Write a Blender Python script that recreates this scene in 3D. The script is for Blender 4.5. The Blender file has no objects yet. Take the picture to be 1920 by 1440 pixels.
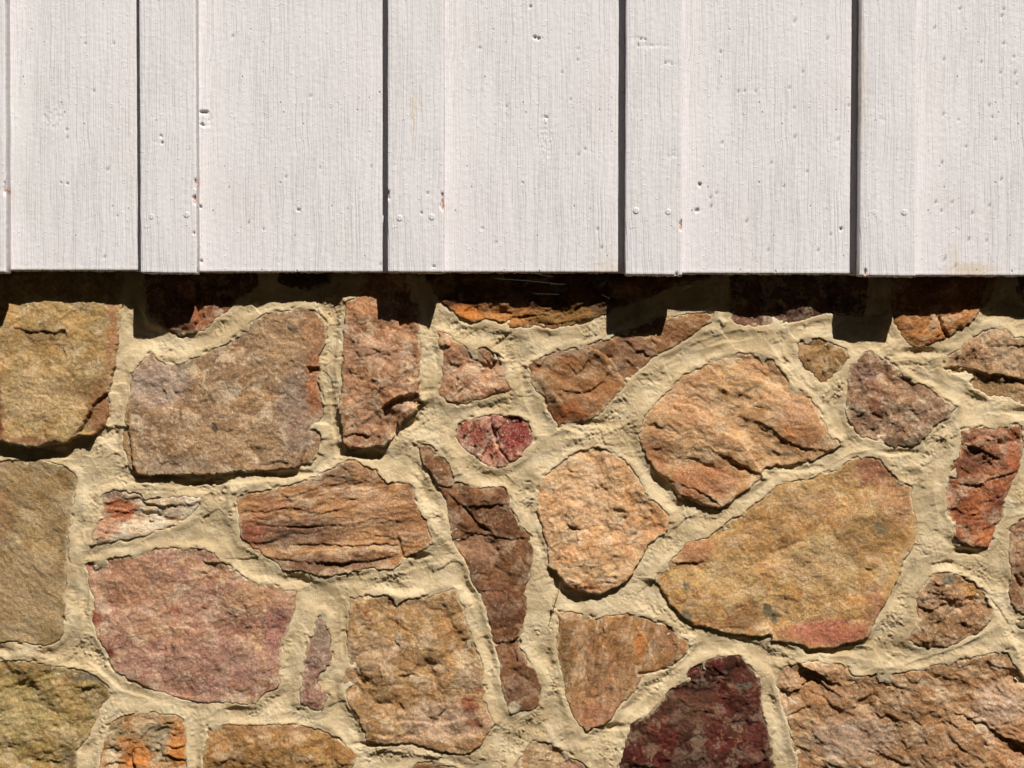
import bpy, math
import numpy as np
from mathutils import Vector

# ------------------------------------------------------------------ units
# one "u" is 0.575 mm on the wall; (u, v) run right / down over the wall face, d is height off the mortar plane
S = 0.000575
D = 2950.0                      # camera to mortar plane
def W(u, v, d=0.0):
    k = (D - d) / D
    return ((u - 960.0) * k * S, -d * S, (720.0 - v) * k * S)

# ------------------------------------------------------------------ camera, sky, sun, exposure
scene = bpy.context.scene
cam = bpy.data.cameras.new('camera'); camo = bpy.data.objects.new('camera', cam)
scene.collection.objects.link(camo); scene.camera = camo
camo.location = (0, -D * S, 0); camo.rotation_euler = (math.radians(90), 0, 0)
cam.sensor_width = 36.0; cam.lens = 36.0 * D / 1920.0
cam.clip_start = 0.05; cam.clip_end = 500.0

L = Vector((-0.42, 1.0, -1.45)).normalized()          # direction sunlight travels
world = bpy.data.worlds.new('World'); scene.world = world; world.use_nodes = True
wn = world.node_tree.nodes; wl = world.node_tree.links
sky = wn.new('ShaderNodeTexSky'); sky.sky_type = 'NISHITA'; sky.sun_disc = False
sky.sun_elevation = math.asin(-L.z); sky.sun_rotation = math.atan2(-L.x, -L.y)
wl.new(sky.outputs[0], wn['Background'].inputs[0]); wn['Background'].inputs[1].default_value = 0.05
sun = bpy.data.lights.new('sun', 'SUN'); sun.energy = 5.0; sun.angle = math.radians(0.5); sun.color = (1.0, 0.965, 0.92)
suno = bpy.data.objects.new('sun', sun); scene.collection.objects.link(suno)
suno.location = (1, -3, 4); suno.rotation_euler = L.to_track_quat('-Z', 'Y').to_euler()
scene.view_settings.view_transform = 'Standard'; scene.view_settings.look = 'None'
scene.view_settings.gamma = 1.0; scene.view_settings.use_curve_mapping = False
scene.view_settings.exposure = 0.1

# ------------------------------------------------------------------ noise
def _h(ix, iy, s):
    n = (ix.astype(np.int64) * 374761393 + iy.astype(np.int64) * 668265263 + s * 974634777) & 0xffffffff
    n = ((n ^ (n >> 13)) * 1274126177) & 0xffffffff
    n = n ^ (n >> 16)
    return (n & 0xffff).astype(np.float32) / 65535.0
def vn(x, y, s=0):                                      # gradient noise, about -1..1
    ix = np.floor(x); iy = np.floor(y); fx = (x - ix).astype(np.float32); fy = (y - iy).astype(np.float32)
    wx = fx * fx * fx * (fx * (fx * 6 - 15) + 10); wy = fy * fy * fy * (fy * (fy * 6 - 15) + 10)
    def g(dx, dy):
        a = _h(ix + dx, iy + dy, s) * 6.2831853
        return np.cos(a) * (fx - dx) + np.sin(a) * (fy - dy)
    a = g(0, 0); b = g(1, 0); c = g(0, 1); d = g(1, 1)
    t = a + (b - a) * wx; q = c + (d - c) * wx
    return (t + (q - t) * wy) * 1.45
def fbm(x, y, sc, o=3, s=0, gain=0.5):
    r = 0; a = 1.0; n = 0
    for i in range(o):
        r = r + a * vn(x / sc, y / sc, s + 17 * i); n += a; a *= gain; sc = sc / 2.07
    return r / n * 1.25
def cells(x, y, sc, s=0):                               # nearest random plate: F1, F2, three randoms per plate
    x = x / sc; y = y / sc; ix = np.floor(x); iy = np.floor(y)
    f1 = np.full(x.shape, 9.0, np.float32); f2 = f1.copy(); r = [np.zeros(x.shape, np.float32) for _ in range(3)]
    px = r[0].copy(); py = r[0].copy()
    for a in (-1, 0, 1):
        for b in (-1, 0, 1):
            jx = ix + a + _h(ix + a, iy + b, s); jy = iy + b + _h(ix + a, iy + b, s + 5)
            dd = np.hypot(x - jx, y - jy).astype(np.float32); m = dd < f1
            f2 = np.where(m, f1, np.minimum(f2, dd)); f1 = np.where(m, dd, f1)
            for k in range(3): r[k] = np.where(m, _h(ix + a, iy + b, s + 11 + k), r[k])
            px = np.where(m, x - jx, px); py = np.where(m, y - jy, py)
    return f1, f2, r, px, py
def planes(x, y, sc, s=0, tilt=0.5, lift=0.12, curv=0.22):   # broken faces: the highest of many tilted shallow caps
    gx_ = x / sc; gy_ = y / sc; ix = np.floor(gx_); iy = np.floor(gy_); best = np.full(x.shape, -9.0, np.float32)
    for a in (-1, 0, 1):
        for b in (-1, 0, 1):
            dx = gx_ - ix - a - _h(ix + a, iy + b, s); dy = gy_ - iy - b - _h(ix + a, iy + b, s + 5)
            p = (_h(ix + a, iy + b, s + 11) * lift + dx * (_h(ix + a, iy + b, s + 12) - 0.5) * tilt + dy * (_h(ix + a, iy + b, s + 13) - 0.5) * tilt - curv * (dx * dx + dy * dy))
            best = np.maximum(best, p)
    return best * sc
def sst(a, b, x):
    t = np.clip((x - a) / (b - a), 0, 1); return t * t * (3 - 2 * t)
def pdist(x, y, pts, closed=False):                     # distance to a polyline and which side of it
    best = np.full(x.shape, 1e9, np.float32); side = np.zeros(x.shape, np.float32); n = len(pts)
    for i in range(n if closed else n - 1):
        ax, ay = pts[i]; bx, by = pts[(i + 1) % n]; ex = bx - ax; ey = by - ay; q = ex * ex + ey * ey + 1e-9
        t = np.clip(((x - ax) * ex + (y - ay) * ey) / q, 0, 1)
        dd = np.hypot(x - ax - t * ex, y - ay - t * ey); m = dd < best
        best = np.where(m, dd, best); side = np.where(m, np.sign(ex * (y - ay) - ey * (x - ax)), side)
    return best, side
def sdf(x, y, pts):                                     # negative inside
    d, _ = pdist(x, y, pts, True); ins = np.zeros(x.shape, bool); n = len(pts)
    for i in range(n):
        ax, ay = pts[i]; bx, by = pts[(i + 1) % n]
        if ay == by: continue
        c = ((ay > y) != (by > y)) & (x < (bx - ax) * (y - ay) / (by - ay) + ax); ins ^= c
    return np.where(ins, -d, d)
def warp(x, y):                                         # ragged outlines, the same for a stone and the mortar round it
    return (x + 4.0 * fbm(x, y, 34, 2, 901) + 3.4 * fbm(x, y, 10, 3, 903, 0.6),
            y + 4.0 * fbm(x, y, 34, 2, 905) + 3.4 * fbm(x, y, 10, 3, 907, 0.6))
def lin(c):
    c = np.array(c, np.float32) / 255.0
    return np.where(c < 0.04045, c / 12.92, ((c + 0.055) / 1.055) ** 2.4)
KA = 1.16                                               # seen tone -> surface albedo
def alb(c): return np.clip(lin(c) * KA, 0.004, 0.85)

# ------------------------------------------------------------------ mesh building
def grid_mesh(name, X, Y, Z, mask, mat, parent, back, col=None, origin=(0, 0, 0), extra=None):
    """front sheet given on a grid (rows go down, columns go right), sides and a back at y = back"""
    R, C = X.shape; idx = np.arange(R * C).reshape(R, C)
    q = np.stack([idx[:-1, :-1], idx[1:, :-1], idx[1:, 1:], idx[:-1, 1:]], -1)[mask]
    mp = np.pad(mask, 1); m = mp[1:-1, 1:-1]; e = []
    a, b, c, d = idx[:-1, :-1], idx[1:, :-1], idx[1:, 1:], idx[:-1, 1:]
    for nb, p0, p1 in ((mp[1:-1, :-2], a, b), (mp[2:, 1:-1], b, c), (mp[1:-1, 2:], c, d), (mp[:-2, 1:-1], d, a)):
        k = m & ~nb; e.append(np.stack([p0[k], p1[k]], -1))
    e = np.concatenate(e)
    used = np.zeros(R * C, bool); used[q.ravel()] = True
    new = np.cumsum(used) - 1
    ox, oy, oz = origin
    P = np.stack([X.ravel() - ox, Y.ravel() - oy, Z.ravel() - oz], -1)[used]
    n0 = len(P); q = new[q]; e = new[e]; be = np.unique(e); bi = np.zeros(n0, np.int64); bi[be] = np.arange(len(be))
    T = P[be]; B = T.copy(); B[:, 1] = back - oy; cen = B.mean(0, keepdims=True)
    V = np.concatenate([P, T, B, cen]); n1 = n0 + len(be); n2 = n1 + len(be)
    s = np.stack([bi[e[:, 1]] + n0, bi[e[:, 0]] + n0, bi[e[:, 0]] + n1, bi[e[:, 1]] + n1], -1)
    t = np.stack([bi[e[:, 1]] + n1, bi[e[:, 0]] + n1, np.full(len(e), n2)], -1)
    me = bpy.data.meshes.new(name)
    loops = np.concatenate([q.ravel(), s.ravel(), t.ravel()])
    tot = np.concatenate([np.full(len(q), 4), np.full(len(s), 4), np.full(len(t), 3)])
    st = np.concatenate([[0], np.cumsum(tot)[:-1]])
    me.vertices.add(len(V)); me.vertices.foreach_set('co', V.astype(np.float32).ravel())
    me.loops.add(len(loops)); me.loops.foreach_set('vertex_index', loops.astype(np.int32))
    me.polygons.add(len(tot)); me.polygons.foreach_set('loop_start', st.astype(np.int32))
    me.polygons.foreach_set('loop_total', tot.astype(np.int32))
    sm = np.ones(len(tot), bool); sm[len(q) + len(s):] = False; me.polygons.foreach_set('use_smooth', sm)
    me.update(calc_edges=True); me.validate()
    def put(nm, arr, typ):
        A = arr.reshape(R * C, -1)[used]; A = np.concatenate([A, A[be], A[be], A[:1]])
        if typ == 'FLOAT_COLOR':
            A = np.concatenate([A, np.ones((len(A), 1))], 1)
            me.attributes.new(nm, typ, 'POINT').data.foreach_set('color', A.astype(np.float32).ravel())
        else: me.attributes.new(nm, typ, 'POINT').data.foreach_set('value', A.astype(np.float32).ravel())
    if col is not None: put('tint', col, 'FLOAT_COLOR')
    for k, v in (extra or {}).items(): put(k, v, 'FLOAT')
    me.materials.append(mat)
    o = bpy.data.objects.new(name, me); scene.collection.objects.link(o)
    o.location = origin
    if parent: o.parent = parent
    return o
def thing(name, label, cat, loc=(0, 0, 0)):
    o = bpy.data.objects.new(name, None); scene.collection.objects.link(o); o.location = loc
    o.empty_display_size = 0.05; o['label'] = label; o['category'] = cat
    return o

# ------------------------------------------------------------------ materials
def newmat(n, rough=0.9, spec=0.2):
    m = bpy.data.materials.new(n); m.use_nodes = True; nt = m.node_tree
    b = nt.nodes['Principled BSDF']; b.inputs['Roughness'].default_value = rough
    b.inputs['Specular IOR Level'].default_value = spec
    return m, nt, b
class N:
    def __init__(s, nt): s.nt = nt; s.co = nt.nodes.new('ShaderNodeTexCoord').outputs['Object']
    def new(s, t, **k):
        n = s.nt.nodes.new(t)
        for a, b in k.items(): setattr(n, a, b)
        return n
    def link(s, a, b): s.nt.links.new(a, b)
    def mapping(s, scale, rot=(0, 0, 0), co=None):
        m = s.new('ShaderNodeMapping'); m.inputs['Scale'].default_value = scale; m.inputs['Rotation'].default_value = rot
        s.link(co or s.co, m.inputs[0]); return m.outputs[0]
    def noise(s, sc, det=3, rough=0.5, co=None, dist=0.0):
        n = s.new('ShaderNodeTexNoise'); n.inputs['Scale'].default_value = sc; n.inputs['Detail'].default_value = det
        n.inputs['Roughness'].default_value = rough; n.inputs['Distortion'].default_value = dist
        s.link(co or s.co, n.inputs['Vector']); return n.outputs['Fac']
    def math(s, op, a, b=None, clamp=False):
        n = s.new('ShaderNodeMath', operation=op); n.use_clamp = clamp
        for i, x in enumerate((a, b)):
            if x is None: continue
            if isinstance(x, (int, float)): n.inputs[i].default_value = x
            else: s.link(x, n.inputs[i])
        return n.outputs[0]
    def rng(s, x, a, b, c=0.0, d=1.0, smooth=True):
        n = s.new('ShaderNodeMapRange'); n.interpolation_type = 'SMOOTHSTEP' if smooth else 'LINEAR'
        s.link(x, n.inputs[0])
        for i, v in enumerate((a, b, c, d)): n.inputs[i + 1].default_value = v
        return n.outputs[0]
    def mix(s, f, a, b, blend='MIX'):
        n = s.new('ShaderNodeMix', data_type='RGBA', blend_type=blend)
        for sock, x in ((n.inputs[0], f), (n.inputs[6], a), (n.inputs[7], b)):
            if isinstance(x, (int, float)): sock.default_value = x
            elif isinstance(x, (tuple, list, np.ndarray)): sock.default_value = tuple(float(t) for t in x[:3]) + (1.0,)
            else: s.link(x, sock)
        return n.outputs[2]
    def attr(s, nm, out='Color'): return s.new('ShaderNodeAttribute', attribute_name=nm).outputs[out]
    def bump(s, h, dist, strength=1.0, nrm=None):
        n = s.new('ShaderNodeBump'); n.inputs['Strength'].default_value = strength; n.inputs['Distance'].default_value = dist
        s.link(h, n.inputs['Height'])
        if nrm is not None: s.link(nrm, n.inputs['Normal'])
        return n.outputs[0]

M_stone, nt, b = newmat('sandstone', 0.88, 0.22); n = N(nt)
tint = n.attr('tint'); speck = n.attr('speck', 'Fac')
f1 = n.noise(340, 5, 0.7); f2 = n.noise(900, 2, 0.6); f3 = n.noise(120, 5, 0.65)
k = n.math('ADD', n.rng(f1, 0.3, 0.7, 0.76, 1.2), n.rng(f2, 0.3, 0.7, -0.17, 0.17))
cx = n.new('ShaderNodeVectorMath', operation='SCALE'); n.link(tint, cx.inputs[0]); n.link(k, cx.inputs[3])
c = cx.outputs[0]
pale = n.math('MULTIPLY', n.rng(n.math('ADD', f1, n.math('MULTIPLY', n.noise(620, 3, 0.7), 0.6)), 0.84, 1.04), n.math('MULTIPLY', speck, 0.75))
c = n.mix(pale, c, alb((222, 196, 168)))
warm = n.math('MULTIPLY', n.rng(f3, 0.5, 0.68), 0.4)
c = n.mix(warm, c, (1.08, 0.88, 0.66), 'MULTIPLY')
dk = n.rng(n.noise(480, 2, 0.5), 0.66, 0.74)
c = n.mix(n.math('MULTIPLY', dk, 0.45), c, (0.3, 0.24, 0.2), 'MULTIPLY')
n.link(c, b.inputs['Base Color'])
h = n.math('ADD', n.math('MULTIPLY', n.noise(420, 5, 0.72), 0.9), n.math('MULTIPLY', n.noise(1100, 3, 0.6), 0.45))
n.link(n.bump(h, 0.0018, 0.9), b.inputs['Normal'])

M_mortar, nt, b = newmat('mortar', 0.95, 0.1); n = N(nt)
tint = n.attr('tint')
f1 = n.noise(28, 4, 0.6); f2 = n.noise(600, 3, 0.6)
k = n.math('ADD', n.rng(f1, 0.25, 0.75, 0.90, 1.08, False), n.rng(f2, 0.3, 0.7, -0.07, 0.07, False))
cx = n.new('ShaderNodeVectorMath', operation='SCALE'); n.link(tint, cx.inputs[0]); n.link(k, cx.inputs[3])
c = n.mix(n.math('MULTIPLY', n.rng(n.noise(420, 1, 0.4), 0.74, 0.80), 0.55), cx.outputs[0], (0.35, 0.28, 0.2), 'MULTIPLY')
n.link(c, b.inputs['Base Color'])
h = n.math('ADD', n.math('MULTIPLY', n.noise(1000, 3, 0.65), 0.9), n.math('MULTIPLY', n.noise(360, 5, 0.7), 0.5))
n.link(n.bump(h, 0.0014, 0.9), b.inputs['Normal'])

def white_paint(nm, seed):
    m, nt, b = newmat(nm, 0.62, 0.35); n = N(nt)
    tint = n.attr('tint')
    co = n.new('ShaderNodeVectorMath', operation='ADD'); n.link(n.co, co.inputs[0]); co.inputs[1].default_value = (seed * 1.7, 0, seed * 3.1)
    co = co.outputs[0]
    wob = n.new('ShaderNodeVectorMath', operation='ADD')
    wz = n.new('ShaderNodeCombineXYZ'); n.link(n.math('MULTIPLY', n.noise(14, 2, 0.5, co), 0.008), wz.inputs[0])
    n.link(co, wob.inputs[0]); n.link(wz.outputs[0], wob.inputs[1]); cw = wob.outputs[0]
    g1 = n.noise(1, 2, 0.6, n.mapping((480, 3, 5), co=cw)); g2 = n.noise(1, 3, 0.65, n.mapping((760, 3, 9), co=cw))
    groove = n.rng(g1, 0.50, 0.62); groove2 = n.rng(g2, 0.52, 0.66)
    # where the saw marks show and where the paint fills them
    amt = n.rng(n.noise(9, 3, 0.6, co), 0.3, 0.7, 0.5, 0.95)
    h = n.math('MULTIPLY', n.math('ADD', n.math('MULTIPLY', groove, 0.5), n.math('MULTIPLY', groove2, 0.4)), amt)
    # pits, each a random cell pressed in
    def pits(sc, thr, rad, rot):
        v = n.new('ShaderNodeTexVoronoi'); v.inputs['Scale'].default_value = 1
        n.link(n.mapping((sc, 1, sc * 0.55), (0, rot, 0), cw), v.inputs['Vector']); v.voronoi_dimensions = '3D'
        sel = n.new('ShaderNodeSeparateColor'); n.link(v.outputs['Color'], sel.inputs[0])
        r = n.math('MULTIPLY', n.rng(sel.outputs[1], 0, 1, 0.4, 1.0, False), rad)
        q = n.math('SUBTRACT', 1.0, n.math('DIVIDE', v.outputs['Distance'], r), True)
        return n.math('MULTIPLY', n.rng(q, 0.0, 0.5), n.rng(sel.outputs[0], thr, thr + 0.03))
    p = n.math('ADD', pits(120, 0.90, 0.13, 0.35), pits(230, 0.90, 0.18, -0.2))
    dens = n.rng(n.noise(7, 2, 0.5, co), 0.35, 0.62, 0.15, 1.0)
    p = n.math('MULTIPLY', p, dens)
    blob = n.rng(n.noise(330, 1, 0.4, co), 0.68, 0.76, 0, 0.3)
    hh = n.math('SUBTRACT', n.math('ADD', blob, n.math('MULTIPLY', n.noise(190, 4, 0.6, co), 0.55)), n.math('ADD', h, n.math('MULTIPLY', p, 2.6)))
    n.link(n.bump(hh, 0.00060, 1.0), b.inputs['Normal'])
    big = n.rng(n.noise(5, 3, 0.5, co), 0.3, 0.7, 0, 1, False)
    c = n.mix(big, tint, (1.0, 0.975, 0.985), 'MULTIPLY')
    c = n.mix(n.math('MULTIPLY', n.rng(p, 0.2, 1.2), 0.5), c, (0.35, 0.31, 0.28), 'MULTIPLY')
    c = n.mix(n.math('MULTIPLY', h, 0.05), c, (0.5, 0.46, 0.44), 'MULTIPLY')
    n.link(c, b.inputs['Base Color'])
    return m
M_board = white_paint('white_board_paint', 1.0); M_batten = white_paint('white_batten_paint', 4.0)

def flatmat(nm, c, rough=0.6):
    m, nt, b = newmat(nm, rough, 0.3); n = N(nt)
    f = n.rng(n.noise(500, 2, 0.5), 0.3, 0.7, 0.85, 1.1, False)
    cx = n.new('ShaderNodeVectorMath', operation='SCALE'); cx.inputs[0].default_value = c; n.link(f, cx.inputs[3])
    n.link(cx.outputs[0], b.inputs['Base Color']); return m

M_ground, nt, b = newmat('lawn_soil', 0.95, 0.1); n = N(nt)
n.link(n.mix(n.rng(n.noise(6, 6, 0.6), 0.35, 0.65), (0.022, 0.028, 0.012), (0.045, 0.034, 0.022)), b.inputs['Base Color'])
n.link(n.bump(n.noise(40, 6, 0.7), 0.02, 1.0), b.inputs['Normal'])

# ------------------------------------------------------------------ ground
GZ = (720 - 1985) * S
me = bpy.data.meshes.new('ground')
gx = [-200, -3, -1.5, 0, 1.5, 3, 200]; gy = [-200, -4, -2, -1, -0.3, 0.15, 200]
me.from_pydata([(x, y, GZ + 0.012 * math.sin(x * 2.1 + y * 3.3) * (abs(x) < 10 and abs(y) < 10)) for y in gy for x in gx], [],
               [(j * 7 + i, j * 7 + i + 1, j * 7 + i + 8, j * 7 + i + 7) for j in range(6) for i in range(6)])
me.materials.append(M_ground); g = bpy.data.objects.new('ground', me); scene.collection.objects.link(g); g['kind'] = 'structure'

# ------------------------------------------------------------------ unseen row of trees, added behind the camera to block low sky light
M_leaf, nt, b = newmat('leaves', 0.7, 0.3); n = N(nt)
n.link(n.mix(n.noise(3, 3, 0.6), (0.018, 0.035, 0.010), (0.05, 0.085, 0.022)), b.inputs['Base Color'])
M_bark, nt, b = newmat('bark', 0.9, 0.1); n = N(nt)
n.link(n.mix(n.noise(12, 5, 0.6, n.mapping((1, 1, 0.2))), (0.04, 0.028, 0.018), (0.10, 0.075, 0.05)), b.inputs['Base Color'])
def tree_meshes(seed, n_leaf):
    rr_ = np.random.RandomState(seed)
    blobs = [(rr_.uniform(-1.9, 1.9), rr_.uniform(-1.3, 1.3), rr_.uniform(1.2, 7.4), rr_.uniform(1.1, 1.9)) for _ in range(26)]
    B = np.array(blobs)[rr_.randint(0, 26, n_leaf)]; dv = rr_.randn(n_leaf, 3); dv /= np.linalg.norm(dv, axis=1, keepdims=True)
    c = B[:, :3] + dv * (B[:, 3:] * rr_.uniform(0.55, 1.05, (n_leaf, 1)))
    a = rr_.randn(n_leaf, 3); a /= np.linalg.norm(a, axis=1, keepdims=True); q = np.cross(a, dv); q /= np.linalg.norm(q, axis=1, keepdims=True) + 1e-6
    z = rr_.uniform(0.10, 0.24, (n_leaf, 1)); V_ = np.stack([c - a * z, c + q * z * .6, c + a * z, c - q * z * .6], 1).reshape(-1, 3)
    V_[:, 2] = np.maximum(V_[:, 2], 0.15)
    me = bpy.data.meshes.new('crown'); me.from_pydata(V_.tolist(), [], np.arange(len(V_)).reshape(-1, 4).tolist()); me.materials.append(M_leaf)
    tv = []; tf = []
    for j, (z_, r_) in enumerate(((-0.1, .24), (0.6, .17), (2.2, .14), (4.2, .10), (6.4, .04))):
        for k in range(10): tv.append((0.1 * math.sin(z_) + r_ * math.cos(k * .628), 0.08 * math.cos(z_ * 1.3) + r_ * math.sin(k * .628), z_))
    for j in range(4):
        for k in range(10): tf.append((j*10 + k, j*10 + (k+1) % 10, j*10 + 10 + (k+1) % 10, j*10 + 10 + k))
    mt = bpy.data.meshes.new('trunk'); mt.from_pydata(tv, [], tf); mt.materials.append(M_bark)
    return me, mt
TM = [tree_meshes(3, 9000), tree_meshes(8, 9000)]
TREES = [(-19.5, -9.0), (-14.4, -10.2), (-9.7, -9.8), (-4.9, -10.6), (-0.3, -9.9), (4.5, -10.4), (9.4, -9.7), (14.2, -10.4), (19.3, -9.2)]
WORDS = ['farthest left', 'second from the left', 'third from the left', 'fourth from the left', 'middle', 'fourth from the right', 'third from the right', 'second from the right', 'farthest right']
for k, (x, y) in enumerate(TREES):
    t = bpy.data.objects.new('added_tree', None); scene.collection.objects.link(t); t.location = (x, y, GZ); t.rotation_euler.z = 0.25 * ((k * 7) % 5 - 2); t.scale = (1.5, 1.3, 1.30 + 0.04 * ((k * 3) % 4))
    t['label'] = 'dense dark green tree out of view, put there to block sky light, ' + WORDS[k] + ' in its row'; t['category'] = 'added_tree'; t['group'] = 'trees added to block the sky'
    for nm, m_ in (('crown', TM[k % 2][0]), ('trunk', TM[k % 2][1])):
        o = bpy.data.objects.new(nm, m_); scene.collection.objects.link(o); o.parent = t

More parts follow.
